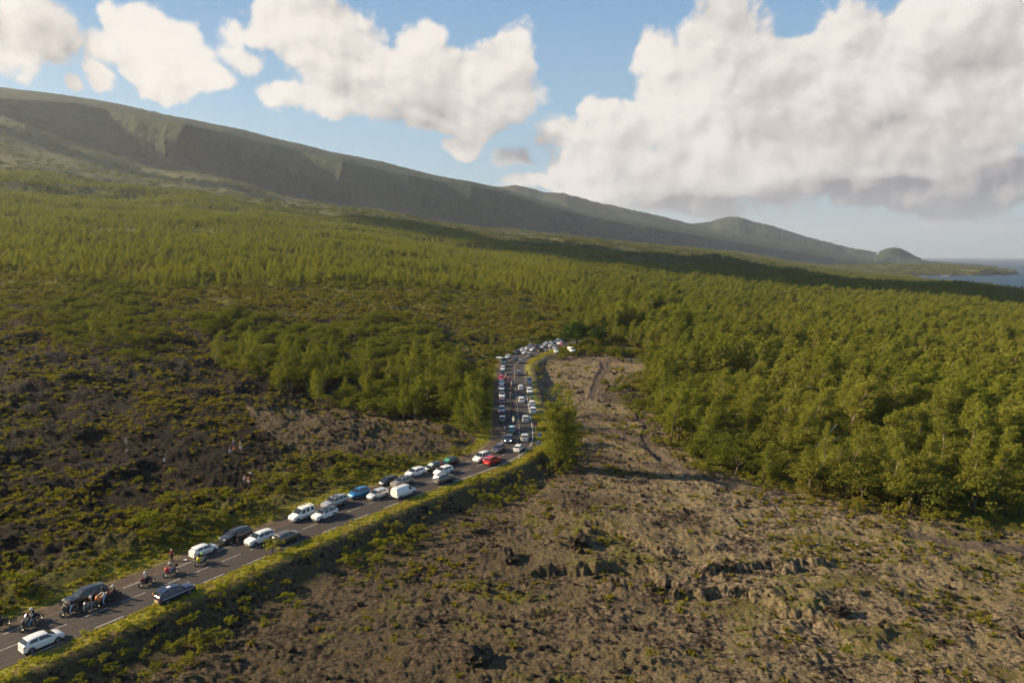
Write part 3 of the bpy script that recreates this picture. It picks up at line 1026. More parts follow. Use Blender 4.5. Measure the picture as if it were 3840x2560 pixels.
def casuarina(seed, h=15, r=3.4, nb=34, ns=46, lean=.12, trunk_r=.20, low=.22, spray=1.05, wid=.17, multi=1):
    """feathery tree: returns (trunk mesh builder, crown V, crown F)"""
    rng = np.random.default_rng(seed)
    tb = MB()
    C = []; Dv = []
    for ti in range(multi):
        az0 = rng.uniform(0, 6.28)
        spread = 0 if multi == 1 else .16 * h * rng.uniform(.5, 1)
        hh = h * (1 if ti == 0 else rng.uniform(.7, .97))
        pts = []
        bend = rng.uniform(-.05, .05, 2) * h
        for k in range(7):
            t = k / 6
            x = lean * h * t ** 1.5 + bend[0] * math.sin(t * 3.1) + spread * math.cos(az0) * t
            y = bend[1] * math.sin(t * 3.1) + spread * math.sin(az0) * t
            pts.append(np.array([x, y, t * hh]))
        tb.tube([tuple(p) for p in pts], [trunk_r * (1 - .93 * (k / 6)) + .015 for k in range(7)], 6)
        P_ = np.array(pts); tt = np.linspace(0, 1, 7)
        for b in range(nb):
            t = low + (1 - low) * ((b + rng.uniform(0, 1)) / nb) ** .9
            base = np.array([np.interp(t, tt, P_[:, j]) for j in range(3)])
            a = rng.uniform(0, 2 * math.pi)
            prof = (1 - t) ** .62 * min(1, (t - low) / .13 + .45)
            bl = r * prof * rng.uniform(.65, 1.2) + .35
            up = rng.uniform(.25, .85) + .5 * t
            d = unit(np.array([math.cos(a) + .22, math.sin(a), up]))
            tip = base + d * bl
            if bl > 1.2:
                mid = base + d * bl * .5 + np.array([0, 0, -.06 * bl])
                tb.tube([tuple(base), tuple(mid), tuple(tip)], [trunk_r * .28 * (1 - t) + .02, .03, .012], 4, False)
            k = max(6, int(ns * (bl / r + .25)))
            s = rng.uniform(.12, 1, k) ** .8
            c = base + (tip - base) * s[:, None] + rng.normal(size=(k, 3)) * (.10 * bl + .12) * np.array([1, 1, .8])
            dd = unit(d[None, :] * .8 + rng.normal(size=(k, 3)) * .55 + np.array([[.12, 0, .35]]))
            C.append(c); Dv.append(dd)
        k = 14
        C.append(P_[-1][None] + rng.normal(size=(k, 3)) * np.array([.12, .12, .5])); Dv.append(unit(np.array([[0.1, 0, 1.]]) + rng.normal(size=(k, 3)) * .35))
    C = np.concatenate(C); Dv = np.concatenate(Dv)
    V, F = blades(C, Dv, spray * rng.uniform(.6, 1.25, len(C)), wid * rng.uniform(.6, 1.3, len(C)), rng, .22)
    return tb, V, F

def broadleaf(seed, h=6, r=2.6, nc=46, nl=34, leaf=.34, base=.25, squash=.62):
    """rounded crown of leaf clumps"""
    rng = np.random.default_rng(seed)
    tb = MB()
    cz = h * (base + (1 - base) * .5); rz = h * (1 - base) * .5
    # clump centres spread through an uneven crown
    v = unit(rng.normal(size=(nc, 3)))
    v[:, 2] = np.where(v[:, 2] < -.35, -v[:, 2] * .5, v[:, 2])
    rad = rng.uniform(.45, 1.0, nc) ** .6
    lump = 1 + .28 * np.sin(3 * np.arctan2(v[:, 1], v[:, 0]) + seed) + .15 * rng.normal(size=nc)
    cc = np.c_[v[:, 0] * r * rad * lump, v[:, 1] * r * rad * lump, cz + v[:, 2] * rz * rad * (.9 + .2 * rng.random(nc))]
    tr = .045 * h
    top = np.array([rng.normal() * .1 * r, rng.normal() * .1 * r, cz])
    tb.tube([(0, 0, 0), tuple(top * .5 + np.array([rng.normal() * .15, rng.normal() * .15, 0])), tuple(top)], [tr, tr * .75, tr * .4], 6)
    for i in rng.choice(nc, min(nc, 9), False):
        m_ = (top * .6 + cc[i]) / 2
        tb.tube([tuple(top * .6), tuple(m_ + np.array([0, 0, .1 * h])), tuple(cc[i])], [tr * .4, tr * .25, .02], 4, False)
    cr = r * .30
    n = nc * nl
    ci = np.repeat(np.arange(nc), nl)
    off = unit(rng.normal(size=(n, 3)))
    off[:, 2] = np.abs(off[:, 2]) * .9 - .25
    p = cc[ci] + off * cr * rng.uniform(.55, 1.1, n)[:, None] * np.array([1, 1, squash])
    nrm = unit(off + rng.normal(size=(n, 3)) * .8)
    t1 = unit(np.cross(nrm, rng.normal(size=(n, 3))))
    t2 = np.cross(nrm, t1)
    s = leaf * rng.uniform(.55, 1.25, n)[:, None]
    V = np.concatenate([p - t1 * s, p - t2 * s * .5, p + t1 * s, p + t2 * s * .5], 0)
    i = np.arange(n)
    F = np.c_[i, i + n, i + 2 * n, i + 3 * n]
    return tb, V, F

def fern(seed, n=16, h=.75, w=.14, lean=.75, droop=.35):
    rng = np.random.default_rng(seed)
    a = rng.uniform(0, 6.28, n)
    up = rng.uniform(.55, 1.6, n)
    d = unit(np.c_[np.cos(a) * lean, np.sin(a) * lean, up])
    c = rng.normal(size=(n, 3)) * np.array([.14, .14, .0]) * h
    V, F = blades(c, d, h * rng.uniform(.6, 1.2, n), w, rng, droop)
    return V, F

def rock_mesh(seed, sub=2):
    bm = bmesh.new()
    bmesh.ops.create_icosphere(bm, subdivisions=sub, radius=1)
    rng = np.random.default_rng(seed)
    co = np.array([v.co for v in bm.verts])
    ph = rng.uniform(0, 9, 9)
    k = 1 + .28 * np.sin(co[:, 0] * 3.1 + ph[0]) * np.cos(co[:, 1] * 2.7 + ph[1]) + .22 * np.sin(co[:, 2] * 5 + co[:, 0] * 4 + ph[2]) + .2 * rng.normal(size=len(co)) * .8
    co = co * k[:, None] * np.array([1.15, .95, .72])
    for v, c in zip(bm.verts, co): v.co = c
    me = bpy.data.meshes.new("rock")
    bm.to_mesh(me); bm.free()
    return me

# ------------------------------------------------------------------ variants (mesh data shared by every copy)
def tree_meshes(kind, seed, mleaf, mbark, **kw):
    tb, V, F = (casuarina if kind == 'c' else broadleaf)(seed, **kw)
    tm = tb.mesh("trunk", True); tm.materials.append(mbark)
    cm = np_mesh("crown", V, F); cm.materials.append(mleaf)
    return tm, cm
V_CAS = [tree_meshes('c', 11 + i, M_CAS, M_BARK, h=15, r=3.7 + .4 * (i % 3), lean=.12 + .06 * (i % 3), nb=40, ns=78, low=.12 + .05 * (i % 2), spray=.80, wid=.115) for i in range(5)]
V_CASL = [tree_meshes('c', 31 + i, M_CAS, M_BARK, h=15, r=3.8 + .4 * (i % 2), lean=.14 + .05 * i, nb=26, ns=38, spray=1.15, wid=.22, low=.12) for i in range(3)]
V_YNG = [tree_meshes('c', 51 + i, M_YOUNG, M_BARKD, h=10, r=1.5 + .25 * i, lean=.02 + .02 * i, nb=24, ns=26, low=.06, spray=.85, wid=.22, trunk_r=.1) for i in range(3)]
V_BIG = [tree_meshes('c', 71 + i, M_CAS, M_BARKD, h=17, r=3.3, lean=[.04, .10, .0][i], nb=30, ns=74, spray=.70, wid=.10, low=[.10, .26, .18][i], multi=[5, 2, 1][i], trunk_r=.2) for i in range(3)]
V_BRD = [tree_meshes('b', 91 + i, M_BROAD, M_BARKD, h=6, r=2.5 + .3 * i, nc=60, nl=34, leaf=.20, base=.05, squash=.9) for i in range(4)]
V_DRK = [tree_meshes('b', 121 + i, M_DARKL, M_BARKD, h=9, r=4.2, nc=90, nl=46, leaf=.27, base=.06) for i in range(1)]
V_SHR = [tree_meshes('b', 141 + i, M_SHRUB, M_BARKD, h=1.9, r=1.05, nc=14, nl=18, leaf=.15, base=.02, squash=.8) for i in range(4)]

def plant(name, var, loc, rz, sc, label, cat, group):
    root = empty(name, loc, rz)
    root.scale = sc if isinstance(sc, (tuple, list)) else (sc, sc, sc)
    tag(root, label, cat, group)
    link("trunk", var[0], None, root)
    link("crown", var[1], None, root)
    return root

def scatter(name, pts, rots, scl, idx, protos, label, cat, group=None, kind='stuff'):
    """one object: its points carry copies of the given plant meshes (geometry nodes)"""
    n = len(pts)
    me = bpy.data.meshes.new(name)
    me.vertices.add(n)
    me.vertices.foreach_set('co', np.asarray(pts, np.float32).ravel())
    a = me.attributes.new('rot', 'FLOAT_VECTOR', 'POINT'); a.data.foreach_set('vector', np.asarray(rots, np.float32).ravel())
    a = me.attributes.new('scl', 'FLOAT_VECTOR', 'POINT'); a.data.foreach_set('vector', np.asarray(scl, np.float32).ravel())
    a = me.attributes.new('idx', 'INT', 'POINT'); a.data.foreach_set('value', np.asarray(idx, np.int32))
    o = link(name, me)
    g = bpy.data.node_groups.new(name, 'GeometryNodeTree')
    g.interface.new_socket("Geometry", in_out='INPUT', socket_type='NodeSocketGeometry')
    g.interface.new_socket("Geometry", in_out='OUTPUT', socket_type='NodeSocketGeometry')
    i_ = g.nodes.new('NodeGroupInput'); o_ = g.nodes.new('NodeGroupOutput')
    ip = g.nodes.new('GeometryNodeInstanceOnPoints')
    g.links.new(i_.outputs[0], ip.inputs['Points'])
    jn = g.nodes.new('GeometryNodeJoinGeometry')
    for group_objs in protos:
        j2 = g.nodes.new('GeometryNodeJoinGeometry')
        for ob in group_objs:
            oi = g.nodes.new('GeometryNodeObjectInfo')
            oi.transform_space = 'ORIGINAL'
            oi.inputs['Object'].default_value = ob
            g.links.new(oi.outputs['Geometry'], j2.inputs[0])
        gi_ = g.nodes.new('GeometryNodeGeometryToInstance')
        g.links.new(j2.outputs[0], gi_.inputs[0])
        g.links.new(gi_.outputs[0], jn.inputs[0])
    g.links.new(jn.outputs[0], ip.inputs['Instance'])
    ip.inputs['Pick Instance'].default_value = True
    for nm, typ, sock in (('idx', 'INT', 'Instance Index'), ('rot', 'FLOAT_VECTOR', 'Rotation'), ('scl', 'FLOAT_VECTOR', 'Scale')):
        na = g.nodes.new('GeometryNodeInputNamedAttribute')
        na.data_type = typ
        na.inputs['Name'].default_value = nm
        g.links.new(na.outputs[0], ip.inputs[sock])
    g.links.new(ip.outputs[0], o_.inputs[0])
    md = o.modifiers.new("scatter", 'NODES')
    md.node_group = g
    tag(o, label, cat, group, kind)
    return o

def kids(root):
    return [c for c in root.children]

def grid_points(x0, x1, y0, y1, sp, jit=.5, rng=RNG):
    xs = np.arange(x0, x1, sp); ys = np.arange(y0, y1, sp)
    X, Y = np.meshgrid(xs, ys)
    X = X.ravel() + rng.uniform(-jit, jit, X.size) * sp
    Y = Y.ravel() + rng.uniform(-jit, jit, Y.size) * sp
    return X, Y

def frame_ok(x, y, m=.1):
    return np.abs(x) < (.75 + m) * y + 15

# ------------------------------------------------------------------ named trees that stand apart
def z0(x, y, sink=.15): return tz(x, y) - sink
x, y = atD(1277, 1082, -3)
BIG_R = plant("casuarina_tree", V_BIG[0], (x, y, z0(x, y)), 0.3, (1.35, 1.2, 1.02), "tall multi-stemmed casuarina standing alone beside the road bend at the lava field's edge", "tree", None)
pl = [
    # D x, D y base, z guess, height m, variant, label
    (845, 925, 2, 16, 2, "single casuarina with a bare grey stem showing, leftmost tall tree of the roadside thicket"),
    (930, 935, 2, 17, 1, "tall twin-topped casuarina in the middle of the roadside thicket"),
    (985, 938, 2, 18.5, 2, "tallest pointed casuarina of the roadside thicket, beside the twin-topped one"),
    (700, 900, 3, 13.5, 1, "casuarina over green bushes at the far left end of the roadside thicket"),
    (650, 880, 3, 11.5, 2, "short casuarina over pale green bushes left of the thicket"),
    (562, 830, 5, 12.5, 1, "solitary casuarina with a forked stem on the open lava slope"),
    (215, 775, 9, 13, 1, "broad casuarina rising from the bushes on the dark lava at the far left"),
    (265, 770, 9, 12, 2, "leaning casuarina with a bare white branch beside the broad one on the dark lava"),
    (1045, 900, 1, 12, 2, "small dense casuarina at the road end of the thicket"),
    (1128, 800, 0, 9, 2, "dark round-topped casuarina close to the awning beside the road"),
    (1540, 1020, -4, 15, 1, "pale casuarina at the corner of the forest nearest the trodden path"),
    (1520, 960, -4, 14, 2, "upright casuarina on the forest's edge above the pale corner tree"),
    (1890, 1130, -5, 13.5, 2, "slim light green casuarina with a pale bare foot in front of the forest edge"),
    (1560, 780, -3, 17, 0, "many-stemmed casuarina behind the dark rounded tree"),
]
for (dx, dy, zz, hh, vi, lab) in pl:
    x, y = atD(dx, dy, zz)
    zt = tz(x, y)
    x, y = atD(dx, dy, zt)
    s = hh / 17
    plant("casuarina_tree", V_BIG[vi], (x, y, z0(x, y)), RNG.uniform(0, .8), (s * 1.05, s * 1.05, s), lab, "tree", None)
# dark rounded tree behind the parked vans, and the pale fallen trunk in the forest edge
x, y = atD(1322, 803, -1)
plant("broadleaf_tree", V_DRK[0], (x, y, z0(x, y)), .5, (1.5, 1.3, 1.35), "big dark green rounded tree beside the parked cars at the far bend", "tree", None)
x, y = atD(1352, 800, -1)
plant("broadleaf_tree", V_DRK[0], (x + 5, y + 6, z0(x + 5, y + 6)), 2.1, (1.0, 1.0, .95), "dark green tree just right of the big rounded one at the bend", "tree", None)

# ------------------------------------------------------------------ forest to the right of the lava field
fx, fy = grid_points(0, 1150, 120, 1300, 4.5, .48)
fr, fl = zone_masks(fx, fy)
rd, _ = seg_dist(fx, fy, ROAD_C)
ok = fr & frame_ok(fx, fy) & (rd > 9) & (np.hypot(fx, fy) > 110)
fx, fy = fx[ok], fy[ok]
# the outer strip of the forest is broad-leaved and low, casuarinas stand behind it
FR = np.array(FOREST_R)
ed, _ = seg_dist(fx, fy, FOREST_R[:15])
dist = np.hypot(fx, fy)
low_zone = ((ed < 14 + 26 * fbm(fx / 16, fy / 16, 3, 5)) & (fy < 250) & (fbm(fx / 9, fy / 9, 3, 15) > .40)) | ((fbm(fx / 16, fy / 16, 3, 88) > .58) & (ed < 75) & (fy < 300))
cx, cy, cd, ce = fx[~low_zone], fy[~low_zone], dist[~low_zone], ed[~low_zone]
thin = RNG.random(len(cx)) < .86
cx, cy, cd, ce = cx[thin], cy[thin], cd[thin], ce[thin]
order = np.argsort(cd)
cx, cy, cd, ce = cx[order], cy[order], cd[order], ce[order]
cz = terrain_z(cx, cy) - .2
hs = (9.5 + 7.5 * fbm(cx / 28, cy / 28, 3, 71)) * (.8 + .35 * RNG.random(len(cx))) * np.clip(.72 + ce / 120, .72, 1.05) * np.where(cy > 320, np.clip(.42 + (cx / cy - .06) / .16, .42, 1), 1)
N_IND = 150
ind_kids = []
for i in range(N_IND):
    s = hs[i] / 15
    o = plant("casuarina_tree", V_CAS[i % 5], (cx[i], cy[i], cz[i]), RNG.uniform(-.9, .9), (s * RNG.uniform(1.1, 1.5), s * RNG.uniform(1.1, 1.5), s),
              "feathery olive casuarina at the near side of the forest right of the lava field", "tree", "casuarinas along the near side of the right-hand forest")
    if i < 5: ind_kids.append(kids(o))
CASL = [plant("casuarina_tree", V_CASL[k], (cx[N_IND + k], cy[N_IND + k], cz[N_IND + k]), .3 * k, hs[N_IND + k] / 15,
              "feathery olive casuarina at the near side of the forest right of the lava field", "tree", "casuarinas along the near side of the right-hand forest") for k in range(3)]
m = np.arange(len(cx)) >= N_IND + 3
qx, qy, qz, qh, qd = cx[m], cy[m], cz[m], hs[m], cd[m]
nq = len(qx)
ii = np.where(qd < 330, RNG.integers(0, 5, nq), 5 + RNG.integers(0, 3, nq))
sc = (qh / 15)[:, None] * np.c_[RNG.uniform(1.05, 1.5, nq), RNG.uniform(1.05, 1.5, nq), RNG.uniform(.75, 1.12, nq)]
scatter("casuarina_forest", np.c_[qx, qy, qz], np.c_[np.zeros(nq), RNG.normal(size=nq) * .04 + .04, RNG.uniform(-1, 1, nq)], sc, ii,
        [k for k in ind_kids[:5]] + [kids(c) for c in CASL],
        "dense olive casuarina forest spreading from the lava field towards the sea", "forest")

# broad-leaved belt at the foot of the forest and in the thickets
bx, by = fx[low_zone], fy[low_zone]
o_ = np.argsort(np.hypot(bx, by)); bx, by = bx[o_], by[o_]
lx, ly = grid_points(-140, 10, 120, 330, 4.3, .5)
lm = in_poly(lx, ly, CLUMP_L) & (fbm(lx / 14, ly / 14, 3, 93) > .34) & (seg_dist(lx, ly, ROAD_C)[0] > 9.5)
lx, ly = lx[lm], ly[lm]
cas_pick = (RNG.random(len(lx)) < .34) & (ly < 330)
for x_, y_ in list(zip(lx[cas_pick], ly[cas_pick]))[:58]:
    s_ = RNG.uniform(6.5, 12.5) / 15
    plant("casuarina_tree", V_CAS[int(RNG.integers(0, 5))], (x_, y_, z0(x_, y_)), RNG.uniform(0, 6), (s_ * 1.1, s_ * 1.1, s_), "feathery casuarina rising out of the thicket left of the straight road", "tree", "casuarinas scattered through the left-hand thicket")
lx, ly = lx[~cas_pick], ly[~cas_pick]
gx, gy = grid_points(-360, -60, 200, 520, 4.8, .5)
gm = in_poly(gx, gy, CLUMP_L2) & (RNG.random(len(gx)) < .7)
# hedge of bushes between the far road and the lava field, and the shrubs right of the path
hx, hy = grid_points(5, 110, 200, 380, 3.6, .5)
hm = in_poly(hx, hy, BUSH_RIM) & (seg_dist(hx, hy, ROAD_C)[0] > 8)
hm2 = in_poly(hx, hy, SHRUB_R) & (RNG.random(len(hx)) < .55)
def place_broad(xs, ys, hmin, hmax, nind, name, label, cat, group, stuffname=None, stufflabel=None):
    res = []
    zs = terrain_z(xs, ys) - .15
    n = len(xs)
    H = RNG.uniform(hmin, hmax, n) * (.7 + .6 * fbm(xs / 9, ys / 9, 2, 7))
    for i in range(min(n, nind)):
        s = H[i] / 6
        res.append(plant(name, V_BRD[i % 4], (xs[i], ys[i], zs[i]), RNG.uniform(0, 6.28), (s * RNG.uniform(.9, 1.35), s * RNG.uniform(.9, 1.35), s), label, cat, group))
    if stuffname and n > nind:
        m = slice(nind, n); k = n - nind
        s = (H[m] / 6)[:, None] * np.c_[RNG.uniform(.95, 1.4, k), RNG.uniform(.95, 1.4, k), np.ones(k)]
        scatter(stuffname, np.c_[xs[m], ys[m], zs[m]], np.c_[np.zeros((k, 2)), RNG.uniform(0, 6.28, k)], s, RNG.integers(0, 4, k),
                [kids(res[j]) for j in range(4)], stufflabel, "thicket")
    return res
B1 = place_broad(bx, by, 4.0, 7.5, 75, "broadleaf_tree", "low dark green broad-leaved tree in the belt along the forest's foot", "tree", "broad-leaved trees along the foot of the forest",
                 "broadleaf_forest", "dark broad-leaved undergrowth filling the foot of the forest")
B2 = place_broad(lx, ly, 3.0, 6.0, 95, "broadleaf_tree", "broad-leaved tree of the thicket left of the straight road", "tree", "broad-leaved trees of the thicket left of the road",
                 "broadleaf_thicket", "deep green broad-leaved thicket left of the straight road")
if gm.sum() > 4:
    B3 = place_broad(gx[gm], gy[gm], 2.2, 4.0, 30, "broadleaf_tree", "broad-leaved tree of the clump on the dark lava at the far left", "tree", "broad-leaved trees of the clump on the dark lava",
                 "broadleaf_clump", "dark green undergrowth of the clump on the lava slope")
B4 = place_broad(hx[hm], hy[hm], 2.2, 3.8, 40, "bush", "bright green bush in the hedge between the far bend and the lava field", "bush", "bushes between the far bend and the lava field",
                 "bush_thicket", "green bushes packed between the far bend and the lava field")
B5 = place_broad(hx[hm2], hy[hm2], 1.6, 3.0, 30, "bush", "green bush in the patch right of the winding dark path", "bush", "bushes right of the winding path",
                 "bush_patch", "green bushes right of the winding dark path")
# fill that keeps the forest floor dark and leafy
px, py = grid_points(20, 700, 130, 620, 7.0, .5)
pm = in_poly(px, py, FOREST_R) & frame_ok(px, py) & (np.hypot(px, py) < 560)
px, py = px[pm], py[pm]; k = len(px)
scatter("forest_undergrowth", np.c_[px, py, terrain_z(px, py) - .2], np.c_[np.zeros((k, 2)), RNG.uniform(0, 6.28, k)], RNG.uniform(.55, 1.0, (k, 1)) * np.array([[1.4, 1.4, .9]]), RNG.integers(0, 4, k),
        [kids(B1[j]) for j in range(4)], "dark leafy undergrowth under the casuarinas", "undergrowth")

# ------------------------------------------------------------------ young casuarinas of the left slope
yx, yy_ = grid_points(-1500, 330, 390, 1750, 5.2, .5)
_, fl = zone_masks(yx, yy_)
keep = fl & frame_ok(yx, yy_, .06)
dens_ = fbm(yx / 45, yy_ / 45, 4, 201)
keep &= RNG.random(len(yx)) < np.clip((dens_ - .28) * 5, .2, 1) * np.interp(yy_, [400, 900, 1750], [1, .8, .55])
yx, yy_ = yx[keep], yy_[keep]
o_ = np.argsort(np.hypot(yx, yy_)); yx, yy_ = yx[o_], yy_[o_]
yz = terrain_z(yx, yy_) - .2
yh = (4.4 + 5.2 * fbm(yx / 60, yy_ / 60, 3, 211)) * RNG.uniform(.6, 1.2, len(yx))
young = []
NY = 60
for i in range(NY):
    s = yh[i] / 10
    young.append(plant("young_casuarina", V_YNG[i % 3], (yx[i], yy_[i], yz[i]), RNG.uniform(0, 6.28), (s * 1.1, s * 1.1, s),
                       "slim young casuarina at the lower edge of the bright green slope", "tree", "young casuarinas at the lower edge of the slope"))
k = len(yx) - NY
sc = (yh[NY:] / 10)[:, None] * np.c_[RNG.uniform(1.1, 1.9, (k, 1)) * np.interp(yy_[NY:], [400, 1700], [1.0, 1.7])[:, None] * np.ones((k, 2)), np.ones(k)]
scatter("young_casuarina_forest", np.c_[yx[NY:], yy_[NY:], yz[NY:]], np.c_[RNG.normal(size=(k, 2)) * .04, RNG.uniform(0, 6.28, k)], sc, RNG.integers(0, 3, k),
        [kids(young[j]) for j in range(3)], "bright green slope of countless young casuarinas", "forest")

# far woods: beyond the near forests, to the foot of the cliffs and down to the shore
wx, wy = grid_points(-3300, 4300, 1250, 5600, 17.0, .5)
wz = terrain_z(wx, wy)
fr, fl = zone_masks(wx, wy)
db_ = np.interp(wx / wy, U_COLS, D_BASE(U_COLS) + spur(U_COLS, 0.0))
keep = frame_ok(wx, wy, .05) & ~(fl & (wy < 1720)) & ~(fr & (wy < 1290)) & (wy < db_ + 10) & (wz > SEA_Z + 3)
keep &= RNG.random(len(wx)) < np.clip((fbm(wx / 130, wy / 130, 4, 221) - .30) * 5, .12, 1) * np.where(wx < -.1 * wy, np.interp(wy, [1700, 2300], [.8, .3]), 1)
wx, wy, wz = wx[keep], wy[keep], wz[keep]
k = len(wx)
print("trees", nq, len(yx), k)
wh = np.interp(wx / wy, [-.7, -.2, .2, .75], [5, 7, 10, 13]) * RNG.uniform(.6, 1.3, k)
s = np.c_[(wh / 15 * 1.55)[:, None] * RNG.uniform(.9, 1.4, (k, 1)) * np.ones((k, 2)), wh / 15]
scatter("distant_forest", np.c_[wx, wy, wz - .4], np.c_[np.zeros((k, 2)), RNG.uniform(0, 6.28, k)], s, RNG.integers(0, 3, k),
        [kids(c) for c in CASL], "hazy distant woods below the cliffs and down to the shore", "forest")
# a darker broadleaf mix, and the woods clothing the cliffs
keep2 = RNG.random(k) < .35
k2 = int(keep2.sum())
scatter("distant_thicket", np.c_[wx[keep2] + 7, wy[keep2] - 4, wz[keep2] - .5], np.c_[np.zeros((k2, 2)), RNG.uniform(0, 6.28, k2)],
        RNG.uniform(1.0, 2.0, (k2, 1)) * np.array([[1.8, 1.8, .9]]), RNG.integers(0, 4, k2), [kids(B1[j]) for j in range(4)], "darker bushes scattered over the distant slope", "thicket")

# ------------------------------------------------------------------ scrub, ferns, grass, stones
def base_scatter(xmin, xmax, ymin, ymax, sp, dens_fn, rng=RNG):
    x, y = grid_points(xmin, xmax, ymin, ymax, sp, .5, rng)
    ok = frame_ok(x, y, .12)
    x, y = x[ok], y[ok]
    p = dens_fn(x, y)
    ok = rng.random(len(x)) < p
    return x[ok], y[ok]

FERN_ME = [np_mesh("fronds", *fern(301 + i, 15 + 2 * i, .8, .13)) for i in range(4)]
for m_ in FERN_ME: m_.materials.append(M_FERN)
GRASS_ME = [np_mesh("blades", *fern(321 + i, 22, .42, .045, .5, .3)) for i in range(3)]
for m_ in GRASS_ME: m_.materials.append(M_GRASS)
ROCK_ME = [rock_mesh(341 + i, 3) for i in range(4)]
for m_ in ROCK_ME: m_.materials.append(M_ROCK)

def single(name, me, dx, dy, zz, s, label, cat, rz=0.0, sink=0.05):
    x, y = atD(dx, dy, zz)
    o = link(name, me, None, None, (x, y, tz(x, y) - sink), (0, 0, rz))
    o.scale = s
    tag(o, label, cat)
    return o
FE = [single("fern", FERN_ME[0], 1030, 1330, -3, (1.5, 1.5, 1.3), "large yellow-green fern on the lava below the road embankment", "fern"),
      single("fern", FERN_ME[1], 1180, 1495, -3, (1.3, 1.3, 1.4), "fern tuft on the lava at the bottom centre of the view", "fern"),
      single("fern", FERN_ME[2], 1560, 1395, -3, (1.5, 1.5, 1.5), "bright fern in the hollow below the dark lava ledge", "fern"),
      single("fern", FERN_ME[3], 1990, 1250, -4, (1.3, 1.3, 1.3), "fern tuft on the open lava toward the right-hand forest", "fern")]
GR = [single("grass_tuft", GRASS_ME[0], 190, 1455, 0, (1.6, 1.6, 2.4), "tall grass tuft beside the white three-door hatchback at the bottom of the road", "grass tuft"),
      single("grass_tuft", GRASS_ME[1], 640, 1262, 0, (1.6, 1.6, 1.8), "grass tuft on the verge opposite the white off-roader", "grass tuft"),
      single("grass_tuft", GRASS_ME[2], 1010, 1108, 0, (1.4, 1.4, 2.2), "grass tuft on the verge opposite the white people carrier", "grass tuft")]
RK = [single("lava_boulder", ROCK_ME[0], 1095, 1528, -3, (1.3, 1.2, 1.2), "rounded dark lava boulder at the bottom edge of the field", "boulder", 0, -.4),
      single("lava_boulder", ROCK_ME[1], 1330, 1262, -3, (1.5, 1.3, 1.6), "upright dark lava boulder in the middle of the lava field", "boulder", 1, -.5),
      single("lava_boulder", ROCK_ME[2], 1165, 1290, -3, (1.9, 1.2, 1.1), "dark lava boulder near the foot of the road embankment", "boulder", 2, -.3),
      single("lava_boulder", ROCK_ME[3], 1920, 1420, -4, (1.3, 1.0, .8), "flat dark lava boulder below the long ledge", "boulder", 3, -.2)]
SH = []
for (dx, dy, zz, s, lab) in ((630, 1300, -2, 1.1, "round light green shrub on the embankment below the road"), (340, 1225, 2, 1.8, "tall yellow-green shrub on the slope left of the road"),
                       (1100, 1135, -2, 1.2, "dense shrub on the embankment inside the bend"), (40, 1340, 2, 1.3, "bushy green shrub at the left edge above the parked black car")):
    x, y = atD(dx, dy, zz)
    SH.append(plant("shrub", V_SHR[len(SH)], (x, y, tz(x, y) - .1), 1.0, (s * 1.2, s * 1.2, s * 1.2), lab, "shrub", None))

def masks_basic(x, y):
    rd, arc = seg_dist(x, y, ROAD_C, True)
    fr, fl = zone_masks(x, y)
    pth = np.zeros(len(x), bool)
    for p in PATHS: pth |= seg_dist(x, y, p)[0] < 1.7
    return rd, fr, fl, pth

# ferns over the lava
def fern_density(x, y):
    rd, fr, fl, pth = masks_basic(x, y)
    n = fbm(x / 7, y / 5.5, 4, 401, .6); n2 = fbm(x / 28, y / 20, 3, 402)
    right = rd > 0
    p = np.where(right, sstep(n * .6 + n2 * .4, .50, .68) * .50 + .03, sstep(n * .6 + n2 * .4, .38, .58) * .9 + .08)
    p = np.where((y > 230) & ~right | (y > 340), np.maximum(p, .5), p)
    p = np.where(right, p, p * (.35 + .65 * sstep(fbm(x / 30, y / 22, 3, 404), .36, .52)))
    p = np.where(in_poly(x, y, CLEAR_L) | in_poly(x, y, FIELD_R), p * .25, p)
    p = np.where((np.abs(rd) < 8.0) | pth | fr, 0, p)
    p = p * np.interp(np.hypot(x, y), [60, 120, 250, 520], [1, .95, .5, .25])
    return p
x, y = base_scatter(-420, 300, 48, 520, 1.15, fern_density)
k = len(x)
print("ferns", k)
s = RNG.uniform(.55, 1.35, k) * np.interp(np.hypot(x, y), [60, 150, 500], [1, 1.15, 2.3])
scatter("ferns", np.c_[x, y, terrain_z(x, y) - .06], np.c_[RNG.normal(size=(k, 2)) * .15, RNG.uniform(0, 6.28, k)], s[:, None] * np.ones((1, 3)), RNG.integers(0, 4, k),
        [[f] for f in FE], "yellow-green ferns growing all over the lava", "ferns")
# shrubs: embankment, roadside, thickets of the middle distance
def shrub_density(x, y):
    rd, fr, fl, pth = masks_basic(x, y)
    n = fbm(x / 10, y / 8, 4, 411, .6)
    right = rd > 0
    p = np.where(right, (1 - sstep(rd, 11, 20)) * sstep(n, .28, .48) * .95 * (rd > 6.0), (1 - sstep(-rd, 10, 30)) * sstep(n, .36, .56) * .75)
    p = np.maximum(p, np.where(right, .015, .05) * sstep(n, .5, .6))
    mid = sstep(y, 215, 330)
    p = np.maximum(p, mid * sstep(n, .36, .6) * .5)
    p = np.where(in_poly(x, y, CLEAR_L) | in_poly(x, y, FIELD_R), p * .08, p)
    p = np.where((rd > -8.3) & (rd < np.where(y > 165, 8.0, 6.2)) | pth, 0, p)
    # a belt of low bushes fringes the forest
    ed, _ = seg_dist(x, y, FOREST_R[:15])
    p = np.maximum(p, (1 - sstep(ed, 2, 9)) * .6 * (y < 260))
    return p * np.interp(np.hypot(x, y), [100, 300, 700], [1, .8, .35])
x, y = base_scatter(-700, 330, 50, 760, 1.85, shrub_density)
k = len(x)
print("shrubs", k)
